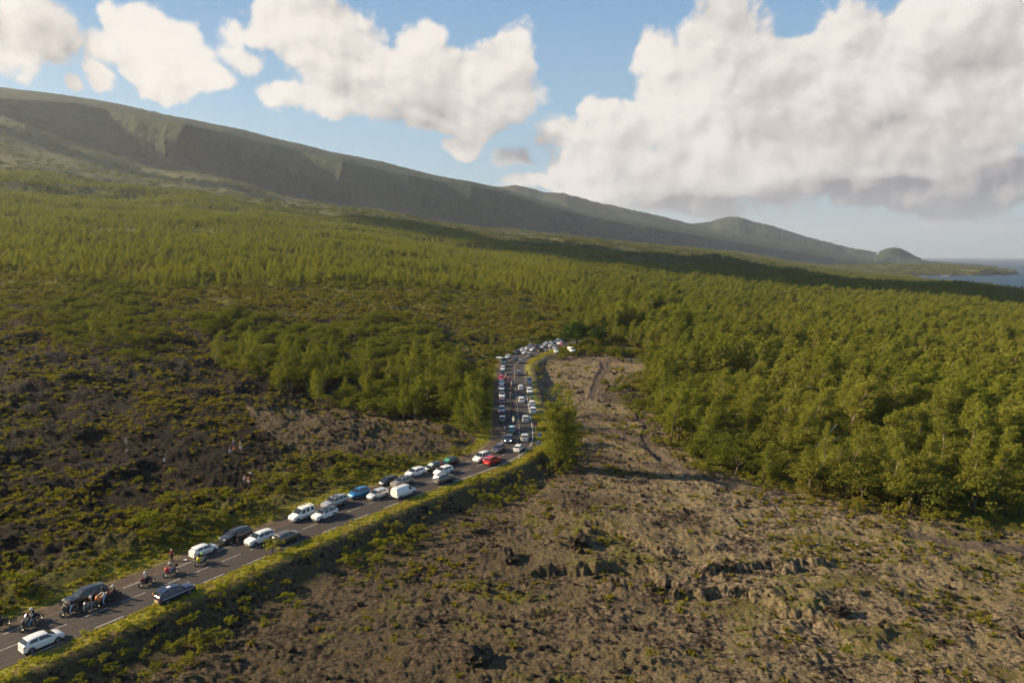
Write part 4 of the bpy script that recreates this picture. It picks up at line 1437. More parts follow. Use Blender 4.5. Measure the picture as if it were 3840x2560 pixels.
s = RNG.uniform(.45, 1.15, k) * np.interp(np.hypot(x, y), [60, 250, 700], [.9, 1.3, 2.2])
s = np.where(seg_dist(x, y, ROAD_C)[0] < 11, s * .75, s)
scatter("shrubs", np.c_[x, y, terrain_z(x, y) - .1], np.c_[RNG.normal(size=(k, 2)) * .12, RNG.uniform(0, 6.28, k)], s[:, None] * RNG.uniform(.8, 1.25, (k, 3)), RNG.integers(0, 4, k),
        [kids(o) for o in SH], "tangled green shrubs on the embankment and the slopes", "shrubs")
# verge grass
def grass_density(x, y):
    rd, arc = seg_dist(x, y, ROAD_C, True)
    e = .4 * (fbm(x / 3, y / 3, 3, 421) - .5)
    pr = (rd > 3.75 + e) & (rd < 6.6) & ~((y > 178) & (y < 262) & (rd < 6.6))
    plf = (rd < -7.0 + 2 * e) & (rd > -9.6)
    return np.where(pr, .85, np.where(plf, .5, 0)) * (y < 330)
x, y = base_scatter(-90, 40, 44, 330, .42, grass_density)
k = len(x)
print("grass", k)
s = RNG.uniform(.5, 1.25, k)
scatter("verge_grass", np.c_[x, y, terrain_z(x, y) - .03], np.c_[np.zeros((k, 2)), RNG.uniform(0, 6.28, k)], s[:, None] * np.array([[1.2, 1.2, 1.0]]), RNG.integers(0, 3, k),
        [[g_] for g_ in GR], "bright yellow-green grass along both verges of the road", "grass")
# clinker: loose lava stones
def rock_density(x, y):
    rd, fr, fl, pth = masks_basic(x, y)
    n = fbm(x / 6, y / 6, 4, 431, .6)
    p = sstep(n, .50, .68) * .5 + .03
    p = np.where((np.abs(rd) < 10) | pth | fr, 0, p)
    return p * np.interp(np.hypot(x, y), [60, 130, 230, 330], [1, .8, .3, 0.1])
x, y = base_scatter(-260, 260, 50, 330, 1.0, rock_density)
k = len(x)
print("rocks", k)
s = .10 + .34 * RNG.random(k) ** 3 + .10 * RNG.random(k)
s = s * np.interp(np.hypot(x, y), [60, 150, 330], [.8, 1.0, 1.5])
scatter("lava_rubble", np.c_[x, y, terrain_z(x, y) + s * .15], RNG.uniform(0, 6.28, (k, 3)), s[:, None] * RNG.uniform(.7, 1.3, (k, 3)), RNG.integers(0, 4, k),
        [[r_] for r_ in RK], "loose clinker stones covering the lava flows", "rubble")
# ------------------------------------------------------------------ road surface and paint
def strip(name, off0, off1, s0, s1, z, mat, step=1.0, parent=None, skirt=0.0):
    n = max(2, int((s1 - s0) / step) + 1)
    vs = []; fs = []
    for i in range(n):
        s = s0 + (s1 - s0) * i / (n - 1)
        a = road_at(s, off0); b = road_at(s, off1)
        c = road_at(s, (off0 + off1) / 2)
        vs += [(*a, z), (*c, z + (.03 if abs(off1 - off0) > 4 else 0)), (*b, z)]
        if i: fs += [(3 * i - 3, 3 * i - 2, 3 * i + 1, 3 * i), (3 * i - 2, 3 * i - 1, 3 * i + 2, 3 * i + 1)]
    if skirt:
        b0 = len(vs)
        for i in range(n):
            vs += [(vs[3 * i][0], vs[3 * i][1], z - skirt), (vs[3 * i + 2][0], vs[3 * i + 2][1], z - skirt)]
            if i:
                fs += [(3 * i - 3, 3 * i, b0 + 2 * i, b0 + 2 * i - 2), (3 * i - 1, b0 + 2 * i - 1, b0 + 2 * i + 1, 3 * i + 2)]
    return vs, fs

def asphalt():
    m = principled("asphalt", (0.05, 0.045, 0.042), 0.85, 0, .3)
    g = NB(m.node_tree)
    b = m.node_tree.nodes['Principled BSDF']
    geo = g.n('ShaderNodeNewGeometry')
    Pn = geo.outputs['Position']
    at_ = g.n('ShaderNodeAttribute'); at_.attribute_name = 'off'
    # tyre tracks are slightly paler and smoother, the edges dusty
    o = at_.outputs['Fac']
    tr = g.m('ABSOLUTE', g.m('SUBTRACT', g.m('ABSOLUTE', g.m('SUBTRACT', g.m('ABSOLUTE', o), 1.75)), .78))
    track = g.ss(tr, 0.0, .42, 1, 0)
    n1 = g.noise(Pn, 9, 6, .7); n2 = g.noise(Pn, .35, 5, .6)
    c = g.mix(g.ss(n1, .3, .7), (0.030, 0.024, 0.020, 1), (0.050, 0.040, 0.034, 1))
    c = g.mix(g.m('MULTIPLY', track, .35), c, (0.062, 0.051, 0.044, 1))
    c = g.mix(g.ss(n2, .5, .68, 0, .55), c, (0.030, 0.026, 0.025, 1))
    edge = g.ss(g.m('ADD', g.m('ABSOLUTE', o), g.m('MULTIPLY', n2, .8)), 3.7, 4.5)
    c = g.mix(g.m('MULTIPLY', edge, .6), c, (0.105, 0.083, 0.062, 1))
    # crack sealing and repairs
    vo = g.n('ShaderNodeTexVoronoi', feature='DISTANCE_TO_EDGE')
    g.l(Pn, vo.inputs['Vector']); vo.inputs['Scale'].default_value = .22
    crk = g.ss(g.m('ADD', vo.outputs[0], g.m('MULTIPLY', n1, .02)), .012, .024, 1, 0)
    c = g.mix(g.m('MULTIPLY', crk, .7), c, (0.018, 0.016, 0.015, 1))
    g.l(c, b.inputs['Base Color'])
    bp = g.n('ShaderNodeBump'); bp.inputs['Strength'].default_value = .35; bp.inputs['Distance'].default_value = .02
    g.l(g.noise(Pn, 40, 3, .6), bp.inputs['Height']); g.l(bp.outputs[0], b.inputs['Normal'])
    return m
REND = ROAD_S[-1] - 2
def road_mesh():
    ss_ = np.arange(0, REND, 1.0)
    offs = np.array([-1.0] + list(np.linspace(-1, 1, 15)) + [1.0])
    vs = []; fs = []; at_ = []
    for i, s in enumerate(ss_):
        eL = -4.15 + .25 * (float(fbm(np.array([s / 3.0]), np.array([1.]), 3, 5)[0]) - .5)
        eR = 3.85 + .3 * (float(fbm(np.array([s / 3.0]), np.array([9.]), 3, 6)[0]) - .5)
        for j, t in enumerate(offs):
            o = eL + (eR - eL) * (t + 1) / 2
            x, y = road_at(s, o)
            z = .0 + .05 * (1 - (o / 4.2) ** 2)
            if j == 0 or j == len(offs) - 1: z = -.12
            vs.append((float(x), float(y), z)); at_.append(o)
    k = len(offs)
    for i in range(len(ss_) - 1):
        for j in range(k - 1):
            fs.append((i * k + j, i * k + j + 1, (i + 1) * k + j + 1, (i + 1) * k + j))
    me = mesh_from("road", vs, fs, False)
    a = me.attributes.new('off', 'FLOAT', 'POINT')
    a.data.foreach_set('value', np.array(at_, np.float32))
    return me
def road_z(off):
    return .05 * (1 - min(1.0, (off / 4.2) ** 2))
rd_o = link("road", road_mesh(), asphalt())
tag(rd_o, kind='structure')
PAINT = noisy("road_paint", (0.48, 0.45, 0.40), (0.26, 0.24, 0.21), 2.2, .7, 0)
marks = MB()
def mark(o0, o1, s0, s1):
    n = max(1, int((s1 - s0) / 1.0))
    b = []
    for i in range(n + 1):
        s = s0 + (s1 - s0) * i / n
        for o in (o0, o1):
            x, y = road_at(s, o)
            b.append((float(x), float(y), road_z(o) + .006))
    marks.add(b, [(2 * i, 2 * i + 1, 2 * i + 3, 2 * i + 2) for i in range(n)])
k = -8
while S_OFF + 21.0 + 4.5 * k < REND - 4:
    s = S_OFF + 21.0 + 4.5 * k
    if s > 0: mark(-.06, .06, s, s + 3.0)
    k += 1
# edge lines: dashed, solid round the outside of the bend
R_START = road_near(*at(1323.3, 1950.2))[0]
S_SOL0 = road_near(*at(1700, 1800))[0]; S_SOL1 = road_near(*at(1973, 1478))[0]
for k in range(-12, 60):
    s = R_START + 6.5 * k
    if 0 < s < REND - 4 and not (S_SOL0 - 3 < s < S_SOL1):
        mark(3.44, 3.60, s, s + 3.1)
mark(3.10, 3.32, S_SOL0, S_SOL1)
L_START = road_near(*at(1447, 1832.4))[0]
for k in range(-16, 60):
    s = L_START + 6.5 * k
    if 0 < s < REND - 4: mark(-3.60, -3.45, s, s + 3.2)
mk = marks.build("road_markings", PAINT)
tag(mk, kind='structure')

# ------------------------------------------------------------------ signs of the bend
POST = noisy("rust_post", (0.16, 0.07, 0.04), (0.10, 0.05, 0.035), 6, .8)
STEEL = principled("galvanised_steel", (0.42, 0.42, 0.41), .45, .8)
WHITE = principled("sign_white", (0.75, 0.75, 0.75), .4)
BLUE = principled("sign_blue", (0.03, 0.10, 0.36), .4)
RED = principled("sign_red", (0.60, 0.03, 0.04), .4)
def sign_root(name, sx, sy, label, cat="road sign"):
    x, y = at(sx, sy)
    z = tz(x, y)
    x, y = at(sx, sy, z)
    rz = math.atan2(-x, y)       # faces the oncoming driver, near enough to the camera
    r = empty(name, (x, y, z - .05), rz)
    tag(r, label, cat)
    return r
def flat_poly(pts, y, th=.02):
    n = len(pts)
    vs = [(p[0], y, p[1]) for p in pts] + [(p[0], y + th, p[1]) for p in pts]
    fs = [tuple(range(n)), tuple(range(2 * n - 1, n - 1, -1))] + [(i, (i + 1) % n, n + (i + 1) % n, n + i) for i in range(n)]
    return vs, fs
for (sx, sy, lab) in ((2022, 1652, "upper blue and white chevron bend sign beside the lone casuarina"), (2019.6, 1683, "lower blue and white chevron bend sign on a rusty post")):
    r = sign_root("chevron_sign", sx, sy, lab)
    MB().tube([(0, .04, 0), (0, .04, 1.55)], .035, 8).build("post", POST, r)
    MB().box((0, 0, 1.45), (.95, .03, .95)).build("panel", WHITE, r)
    c = MB()
    for (dx, ) in ((-.0,),):
        P_ = [(-.36, 0), (.02, .40), (.30, .40), (-.06, 0), (.30, -.40), (.02, -.40)]
        c.add(*flat_poly([(p[0] + dx, p[1] + 1.45) for p in P_], -.028, .01))
    # blue field around a white arrow: the arrow is left white
    bl = MB()
    bl.add(*flat_poly([(-.45, 1.90), (.02, 1.90), (-.40, 1.45), (-.45, 1.45)], -.03, .01)).add(*flat_poly([(-.45, 1.44), (-.40, 1.44), (.02, 1.00), (-.45, 1.00)], -.03, .01))
    bl.add(*flat_poly([(.28, 1.90), (.45, 1.90), (.45, 1.0), (.28, 1.0), (-.10, 1.45)], -.03, .01))
    bl.build("blue_field", BLUE, r)
r = sign_root("no_parking_sign", 2008, 1622, "round blue no-parking sign with a red ring on a post beside the straight")
MB().tube([(0, .05, 0), (0, .05, 2.5)], .035, 8).build("post", STEEL, r)
def disc(r_, y, th, n=28):
    return flat_poly([(r_ * math.cos(2 * math.pi * i / n), 2.15 + r_ * math.sin(2 * math.pi * i / n)) for i in range(n)], y, th)
MB().add(*disc(.50, 0, .03)).build("ring", RED, r)
MB().add(*disc(.40, -.012, .012)).build("blue_field", BLUE, r)
bar = MB(); bar.box((0, -.02, 2.15), (.80, .012, .09), (0, math.radians(45), 0)); bar.build("slash", RED, r)
for (sx, sy, w, h, lab) in ((2003, 1689, .8, .8, "grey back of a small square sign on a post at the bend"), (1989, 1702, .9, .75, "grey back of a low sign on a rusty post nearer the road at the bend")):
    r = sign_root("sign_back", sx, sy, lab)
    MB().tube([(0, -.05, 0), (0, -.05, 1.6)], .035, 8).build("post", POST, r)
    MB().box((0, 0, 1.35), (w, .03, h)).build("panel", STEEL, r)
r = sign_root("delineator_post", 1946.4, 1721, "white delineator post with a red band at the bend", "delineator")
MB().tube([(0, 0, 0), (0, 0, 1.05)], .075, 10).build("post", WHITE, r)
MB().tube([(0, 0, .72), (0, 0, .90)], .082, 10).build("red_band", RED, r)
# ------------------------------------------------------------------ vehicles
TYRE = principled("tyre_rubber", (0.015, 0.015, 0.015), .8)
RIM = principled("alloy", (0.20, 0.20, 0.20), .4, .6)
GLASS = principled("car_glass", (0.012, 0.015, 0.017), .06, 0, .8)
DARKP = principled("black_plastic", (0.02, 0.02, 0.02), .55)
LAMPW = principled("lamp_clear", (0.55, 0.55, 0.55), .12, .2)
LAMPR = principled("lamp_red", (0.42, 0.015, 0.015), .2)
PLATE = principled("number_plate", (0.65, 0.65, 0.62), .5)
CHROME = principled("chrome", (0.6, 0.6, 0.6), .15, 1.0)
BLACKR = principled("roof_black", (0.012, 0.012, 0.013), .12, 0, .6)
INTER = principled("seat_dark", (0.03, 0.03, 0.03), .9)
def paint(name, c, metal=0.0, rough=.28):
    return principled("paint_" + name, c, rough, metal, .5, .6)
PAINTS = {
    'white': paint('white', (0.70, 0.69, 0.66)), 'cream': paint('cream', (0.62, 0.59, 0.52)), 'silver': paint('silver', (0.42, 0.41, 0.39), .45), 'lsilver': paint('light_silver', (0.55, 0.54, 0.51), .3),
    'beige': paint('beige_metal', (0.33, 0.29, 0.23), .5), 'brown': paint('grey_brown', (0.15, 0.125, 0.10), .5), 'grey': paint('grey', (0.17, 0.17, 0.175), .5),
    'dgrey': paint('dark_grey', (0.045, 0.047, 0.055), .4), 'black': paint('black', (0.010, 0.010, 0.011)), 'blue': paint('blue', (0.012, 0.16, 0.34), .3), 'navy': paint('navy', (0.010, 0.018, 0.06), .1),
    'dblue': paint('slate_blue', (0.035, 0.055, 0.09), .4), 'red': paint('red', (0.50, 0.014, 0.016)), 'dred': paint('dark_red', (0.12, 0.010, 0.012), .2), 'green': paint('dark_green', (0.035, 0.060, 0.048), .3),
    'teal': paint('teal', (0.008, 0.045, 0.050), .1), 'purple': paint('purple_grey', (0.085, 0.080, 0.115), .4),
}

# per type: L, W, clearance, list of stations (x, half width factor, hood/belt z, roof z or None)
# x runs from the tail (-L/2) to the nose (+L/2)
TYPES = {
 'hatch': dict(L=4.0, W=1.74, wb=2.5, r=.31, st=[(-2.0, .80, .62, None), (-1.96, .88, .92, None), (-1.84, .95, 1.00, 1.05), (-1.55, .99, 1.00, 1.40), (-.95, 1.0, .97, 1.47), (-.1, 1.0, .94, 1.48), (.38, 1.0, .92, 1.40), (1.12, .99, .94, 1.00), (1.30, .97, .93, None), (1.75, .90, .80, None), (1.96, .78, .62, None), (2.0, .70, .50, None)],
               win=dict(ws=(1.10, .40), rw=(-1.93, -1.56), side=[(-1.45, -.62, -1.22, -.58), (-.52, .86, -.48, .34)])),
 'suv': dict(L=4.35, W=1.82, wb=2.65, r=.36, clr=.26, st=[(-2.17, .80, .72, None), (-2.13, .90, 1.02, None), (-2.02, .95, 1.10, 1.15), (-1.78, .99, 1.10, 1.55), (-1.0, 1.0, 1.07, 1.65), (-.05, 1.0, 1.04, 1.66), (.45, 1.0, 1.03, 1.57), (1.10, .99, 1.06, 1.12), (1.28, .97, 1.05, None), (1.85, .93, .98, None), (2.12, .82, .80, None), (2.17, .72, .55, None)],
             win=dict(ws=(1.08, .47), rw=(-2.10, -1.80), side=[(-1.85, -1.40, -1.70, -1.34), (-1.30, -.32, -1.26, -.32), (-.22, .86, -.22, .40)])),
 'mpv': dict(L=4.25, W=1.83, wb=2.7, r=.32, clr=.2, st=[(-2.12, .88, .70, None), (-2.10, .93, 1.05, 1.10), (-2.04, .97, 1.08, 1.66), (-1.6, 1.0, 1.06, 1.80), (-.4, 1.0, 1.03, 1.83), (.30, 1.0, 1.01, 1.76), (1.12, .99, 1.05, 1.14), (1.32, .97, 1.04, None), (1.85, .92, .88, None), (2.08, .80, .68, None), (2.12, .70, .5, None)],
             win=dict(ws=(1.10, .36), rw=(-2.115, -2.05), side=[(-1.92, -1.28, -1.88, -1.28), (-1.02, -.38, -1.02, -.38), (-.20, .88, -.20, .34)])),
 'van': dict(L=4.75, W=1.92, wb=3.1, r=.34, clr=.2, st=[(-2.37, .93, .60, None), (-2.36, .96, 1.05, 1.10), (-2.30, .99, 1.08, 1.82), (-1.9, 1.0, 1.08, 1.92), (.2, 1.0, 1.06, 1.93), (.85, 1.0, 1.05, 1.84), (1.55, .99, 1.08, 1.18), (1.75, .97, 1.06, None), (2.15, .90, .88, None), (2.34, .78, .65, None), (2.37, .68, .5, None)],
             win=dict(ws=(1.53, .90), rw=None, side=[(.42, 1.34, .42, .92)])),
 'estate': dict(L=4.7, W=1.85, wb=2.8, r=.37, clr=.26, st=[(-2.35, .84, .70, None), (-2.32, .92, 1.02, None), (-2.22, .96, 1.10, 1.16), (-2.0, .99, 1.10, 1.58), (-1.2, 1.0, 1.08, 1.70), (-.1, 1.0, 1.05, 1.71), (.42, 1.0, 1.04, 1.62), (1.05, .99, 1.07, 1.12), (1.25, .97, 1.06, None), (1.95, .94, 1.00, None), (2.28, .84, .78, None), (2.35, .76, .5, None)],
             win=dict(ws=(1.03, .44), rw=(-2.29, -2.02), side=[(-2.05, -1.40, -1.92, -1.36), (-1.28, -.42, -1.26, -.42), (-.32, .82, -.32, .38)])),
 'sedan': dict(L=4.5, W=1.78, wb=2.65, r=.31, st=[(-2.25, .80, .62, None), (-2.2, .90, .95, None), (-1.75, .96, 1.02, None), (-1.62, .97, 1.02, 1.06), (-.95, .99, .99, 1.40), (-.2, 1.0, .95, 1.43), (.35, 1.0, .94, 1.36), (1.10, .99, .95, .99), (1.30, .97, .93, None), (2.0, .88, .80, None), (2.21, .76, .62, None), (2.25, .7, .5, None)],
               win=dict(ws=(1.08, .38), rw=(-1.60, -.98), side=[(-1.28, -.35, -.92, -.35), (-.25, .85, -.25, .32)])),
}
NSEC = 11
def section(hw, zl, zb, zr, W, clr):
    """right half of a cross-section from the keel to the roof centre, as (y, z)"""
    w = W / 2 * hw
    z1 = clr; z2 = max(clr + .12, min(.45, zb * .5))
    p = [(0, z1), (w * .80, z1), (w * .97, z1 + .10), (w, z2), (w * .995, (z2 + zb) / 2 + .04), (w * .955, zb)]
    if zr is None:
        p += [(w * .93, zb + .012), (w * .80, zb + .035), (w * .60, zb + .055), (w * .30, zb + .07), (0, zb + .075)]
    else:
        h = zr - zb
        rw = w * (.955 - .27 * min(h, .62) / .62 * .85)
        p += [(w * .94, zb + .02 * min(1, h / .1)), (w * .955 + (rw - w * .955) * .88, zb + h * .86), (rw * .88, zb + h * .965), (rw * .5, zr), (0, zr + .012)]
    return p
def lerp_station(T, x):
    st = T['st']
    for a, b in zip(st[:-1], st[1:]):
        if a[0] <= x <= b[0]:
            t = (x - a[0]) / (b[0] - a[0])
            pa = section(a[1], 0, a[2], a[3], T['W'], T.get('clr', .16)); pb = section(b[1], 0, b[2], b[3], T['W'], T.get('clr', .16))
            return [(pa[i][0] * (1 - t) + pb[i][0] * t, pa[i][1] * (1 - t) + pb[i][1] * t) for i in range(NSEC)]
    s = st[0] if x < st[0][0] else st[-1]
    return section(s[1], 0, s[2], s[3], T['W'], T.get('clr', .16))
def sec_point(sec, t):
    i = min(int(t), NSEC - 2); f = t - i
    return (sec[i][0] * (1 - f) + sec[i + 1][0] * f, sec[i][1] * (1 - f) + sec[i + 1][1] * f)

def car_meshes(T):
    out = {}
    W = T['W']; clr = T.get('clr', .16)
    xs = [s[0] for s in T['st']]
    dense = []
    for a, b in zip(xs[:-1], xs[1:]):
        k = max(1, int((b - a) / .25))
        dense += [a + (b - a) * i / k for i in range(k)]
    dense.append(xs[-1])
    rings = [lerp_station(T, x) for x in dense]
    wheels = [(-T['wb'] / 2 - .05, T['r']), (T['wb'] / 2 - .05, T['r'])]
    vs = []; fs = []
    for x, sec in zip(dense, rings):
        full = [(y, z) for (y, z) in sec] + [(-y, z) for (y, z) in sec[-2:0:-1]]
        for (y, z) in full: vs.append((x, y, z))
    n = 2 * NSEC - 2
    for i in range(len(dense) - 1):
        for k in range(n):
            fs.append((i * n + k, i * n + (k + 1) % n, (i + 1) * n + (k + 1) % n, (i + 1) * n + k))
    fs.append(tuple(range(n - 1, -1, -1))); fs.append(tuple((len(dense) - 1) * n + k for k in range(n)))
    me = mesh_from("body", vs, fs, True)
    bm = bmesh.new(); bm.from_mesh(me)
    bmesh.ops.recalc_face_normals(bm, faces=bm.faces)
    for e in bm.edges:
        if len(e.link_faces) == 2 and e.calc_face_angle(0) > math.radians(38): e.smooth = False
    bm.to_mesh(me); bm.free()
    out['body'] = me
    def patch(pts_fn, nu, nv, off, sgn=1):
        vs = [[Vector(pts_fn(u / nu, v / nv)) for v in range(nv + 1)] for u in range(nu + 1)]
        res = []
        for i in range(nu + 1):
            for j in range(nv + 1):
                du = vs[min(i + 1, nu)][j] - vs[max(i - 1, 0)][j]; dv = vs[i][min(j + 1, nv)] - vs[i][max(j - 1, 0)]
                nn = du.cross(dv)
                nn = nn.normalized() * sgn if nn.length > 1e-9 else Vector((0, 0, 1))
                res.append(vs[i][j] + nn * off)
        f = [(i * (nv + 1) + j, i * (nv + 1) + j + 1, (i + 1) * (nv + 1) + j + 1, (i + 1) * (nv + 1) + j) for i in range(nu) for j in range(nv)]
        return res, f
    wn = T['win']
    # side glass: right side then mirrored
    for sgn, nm in ((1, 'r'), (-1, 'l')):
        for q, (xa, xb, xat, xbt) in enumerate(wn['side']):
            def fn(u, v, xa=xa, xb=xb, xat=xat, xbt=xbt):
                x = (xa + (xb - xa) * u) * (1 - v) + (xat + (xbt - xat) * u) * v
                sec = lerp_station(T, x)
                y, z = sec_point(sec, 6.10 + .95 * v)
                return (x, y, z)
            V_, F_ = patch(fn, 6, 3, 0)
            V_ = [Vector((p.x, (p.y + .012) * sgn, p.z + .003)) for p in V_]
            out.setdefault('side', []).append(mesh_from("side_window", V_, F_, True))
    def front_fn(x0, x1, tmax):
        def fn(u, v):
            x = x0 + (x1 - x0) * v
            sec = lerp_station(T, x)
            t = u * 2 - 1
            # same angular place along the roof curve, measured by half width
            yw = abs(t)
            y, z = sec_point(sec, 10 - (10 - tmax) * yw)
            return (x, y * (1 if t >= 0 else -1), z)
        return fn
    x0, x1 = wn['ws']
    V_, F_ = patch(front_fn(x0, x1, 7.25), 10, 6, 0)
    out['windscreen'] = mesh_from("windscreen", [v + Vector((.012, 0, .012)) for v in V_], F_, True)
    if wn['rw']:
        x0, x1 = wn['rw']
        x0 = x0 + (x1 - x0) * .12
        V_, F_ = patch(front_fn(x0, x1, 7.3), 10, 6, 0)
        out['rear_window'] = mesh_from("rear_window", [v + Vector((-.012, 0, .008)) for v in V_], F_, True)
    # wheels
    wr = T['r']
    m = MB(); m.lathe_y([(wr * .62, -.11), (wr * .92, -.11), (wr, -.07), (wr, .07), (wr * .92, .11), (wr * .62, .11)], n=20)
    out['tyre'] = m.mesh("wheel", True)
    m = MB(); m.lathe_y([(0.01, .085), (wr * .16, .095), (wr * .18, .075), (wr * .56, .08), (wr * .66, .11), (wr * .66, -.1), (.01, -.1)], n=20)
    for k in range(5):
        a = 2 * math.pi * k / 5
        m.box((wr * .38 * math.cos(a), .085, wr * .38 * math.sin(a)), (wr * .5, .02, wr * .13), (0, -a, 0))
    out['rim'] = m.mesh("rim", False)
    m = MB()
    for (wx, r_) in wheels:
        for sgn in (1, -1):
            sec = lerp_station(T, wx); yy = max(p[0] for p in sec)
            n_ = 16; ra = wr + .07
            vs = [(wx + ra * math.cos(math.pi * k / n_), sgn * (yy + .006), max(clr + .02, wr - .02) + ra * math.sin(math.pi * k / n_) * 1.0) for k in range(n_ + 1)]
            vs2 = [(wx + (wr * .7) * math.cos(math.pi * k / n_), sgn * (yy + .006), max(clr + .02, wr - .02) + wr * .7 * math.sin(math.pi * k / n_)) for k in range(n_ + 1)]
            m.add(vs + vs2, [(k, k + 1, n_ + 2 + k, n_ + 1 + k) for k in range(n_)])
    out['arch'] = m.mesh("wheel_arch_ring")  # flat dark ring on the body stands in for the wheel recess
    out['wheels'] = [(wx, sgn * (W / 2 - .085), wr) for (wx, r_) in wheels for sgn in (1, -1)]
    L2 = T['L'] / 2
    m = MB()
    m.box((L2 - .16, 0, clr + .14), (.36, W * .74, .16)); m.box((L2 - .02, 0, clr + .30), (.06, W * .42, .10))
    out['front_bumper'] = m.mesh("front_grille")
    m = MB(); m.box((-L2 + .14, 0, clr + .10), (.34, W * .80, .14))
    out['rear_bumper'] = m.mesh("rear_bumper")
    zn = [s for s in T['st']][-3][2]
    sec = lerp_station(T, L2 - .22)
    yh = max(p[0] for p in sec)
    for sgn, k in ((1, 0), (-1, 1)):
        m = MB(); m.ball((L2 - .26, sgn * (yh - .17), zn - .11), (.24, .20, .085), 10, 6)
        out.setdefault('headlight', []).append(m.mesh("headlight", True))
        sect = lerp_station(T, -L2 + .10); yt = max(p[0] for p in sect)
        tall = T in (TYPES['van'], TYPES['mpv'])
        m = MB(); m.ball((-L2 + .13, sgn * (yt - .09), .92 if tall else T['st'][1][2] - .10), (.13, .12, .24 if tall else .11), 10, 6)
        out.setdefault('taillight', []).append(m.mesh("taillight", True))
        m = MB(); xm = wn['side'][-1][1] - .12
        sm = lerp_station(T, xm); ym = sec_point(sm, 6.2)
        m.ball((xm, sgn * (ym[0] + .13), ym[1] + .05), (.075, .11, .075), 8, 6)
        m.box((xm, sgn * (ym[0] + .03), ym[1] + .01), (.05, .12, .03))
        out.setdefault('mirror', []).append(m.mesh("mirror", True))
    m = MB(); m.box((L2 + .012, 0, clr + .26), (.012, .50, .11)); out['plate_f'] = m.mesh("number_plate")
    m = MB(); m.box((-L2 - .008, 0, .62 if T['st'][0][2] > .62 else .55), (.012, .50, .11)); out['plate_r'] = m.mesh("number_plate")
    # roof furniture
    sr = lerp_station(T, -.4); zr = sr[-1][1]
    for sgn in (1, -1):
        yr = sr[8][0] * .93
        x0_, x1_ = T['st'][3][0] + .15, wn['ws'][1] - .12
        z_ = lambda x: sec_point(lerp_station(T, x), 8.0)[1]
        m = MB(); m.tube([(x0_, sgn * yr, z_(x0_)), (x0_ + .15, sgn * yr, z_(x0_ + .15) + .07), (0.5 * (x0_ + x1_), sgn * yr, z_(-.4) + .08), (x1_ - .15, sgn * yr, z_(x1_ - .15) + .07), (x1_, sgn * yr, z_(x1_))], .022, 6)
        out.setdefault('rail', []).append(m.mesh("roof_rail", True))
    def roof_fn(x0, x1, tm, up):
        def fn(u, v):
            x = x0 + (x1 - x0) * v; sec = lerp_station(T, x); t = u * 2 - 1
            y, z = sec_point(sec, 10 - (10 - tm) * abs(t))
            return (x, y * (1 if t >= 0 else -1), z + up)
        return fn
    V_, F_ = patch(roof_fn(-.75, wn['ws'][1] - .12, 8.9, .012), 6, 5, 0)
    out['sunroof'] = mesh_from("sunroof", V_, F_, True)
    V_, F_ = patch(roof_fn(T['st'][3][0] + .04, wn['ws'][1] - .02, 7.45, .008), 10, 14, 0)
    out['roofskin'] = mesh_from("roof", V_, F_, True)
    V_, F_ = patch(lambda u, v: (lambda x, s: (x, s[int(0)][0], 0))(0, [(0, 0)]), 1, 1, 0)
    return out
CARM = {k: car_meshes(v) for k, v in TYPES.items()}

def part(name, me, mat, parent, loc=None, rot=None):
    if len(me.materials) == 0: me.materials.append(mat)
    o = bpy.data.objects.new(name, me)
    COL.objects.link(o)
    o.parent = parent
    if loc is not None: o.location = loc
    if rot is not None: o.rotation_euler = rot
    if me.materials[0] is not mat:
        o.material_slots[0].link = 'OBJECT'
        o.material_slots[0].material = mat
    return o

SEAT = MB()
for sy in (.38, -.38):
    SEAT.box((.0, sy, .0), (.5, .48, .14)); SEAT.box((-.28, sy, .34), (.13, .46, .6), (0, -.2, 0)); SEAT.ball((-.36, sy, .70), (.07, .13, .10), 8, 5)
SEAT_ME = SEAT.mesh("seats")

def make_car(kind, colour, sx, sy, facing, label, name='car', cat='car', scale=1.0, rails=False, sunroof=False, blackroof=False, z=0.02, rz_add=0.0, detail=2, off=None, group=None):
    """(sx, sy): middle of the footprint in the photograph; facing 't' towards the camera end of the road, 'a' away"""
    x, y = at(sx, sy, z)
    s, ang, of = road_near(x, y)
    rz = ang + (math.pi if facing == 't' else 0) + rz_add
    T = TYPES[kind]; M = CARM[kind]
    r = empty(name, (x, y, z if abs(of) < 3.9 else z - .05), rz)
    r.scale = (scale,) * 3 if not isinstance(scale, tuple) else scale
    tag(r, label, cat, group)
    pm = PAINTS[colour]
    part("body", M['body'], pm, r)
    part("windscreen", M['windscreen'], GLASS, r)
    if 'rear_window' in M: part("rear_window", M['rear_window'], GLASS, r)
    for me in M['side']: part("side_window", me, GLASS, r)
    for (wx, wy, wr) in M['wheels']:
        w = part("wheel", M['tyre'], TYRE, r, (wx, wy, wr), (0, 0, 0 if wy > 0 else math.pi))
        part("rim", M['rim'], RIM, w)
    part("wheel_arch_ring", M['arch'], DARKP, r)
    part("front_grille", M['front_bumper'], DARKP, r)
    part("rear_bumper", M['rear_bumper'], pm if kind in ('hatch', 'sedan') else DARKP, r)
    for me in M['headlight']: part("headlight", me, LAMPW, r)
    for me in M['taillight']: part("taillight", me, LAMPR, r)
    if detail > 0:
        for me in M['mirror']: part("mirror", me, pm if colour != 'black' else DARKP, r)
        part("number_plate", M['plate_f'], PLATE, r); part("number_plate", M['plate_r'], PLATE, r)
    if rails:
        for me in M['rail']: part("roof_rail", me, STEEL if rails == 2 else DARKP, r)
    if blackroof: part("roof", M['roofskin'], BLACKR, r)
    if sunroof: part("sunroof", M['sunroof'], BLACKR, r)
    return r

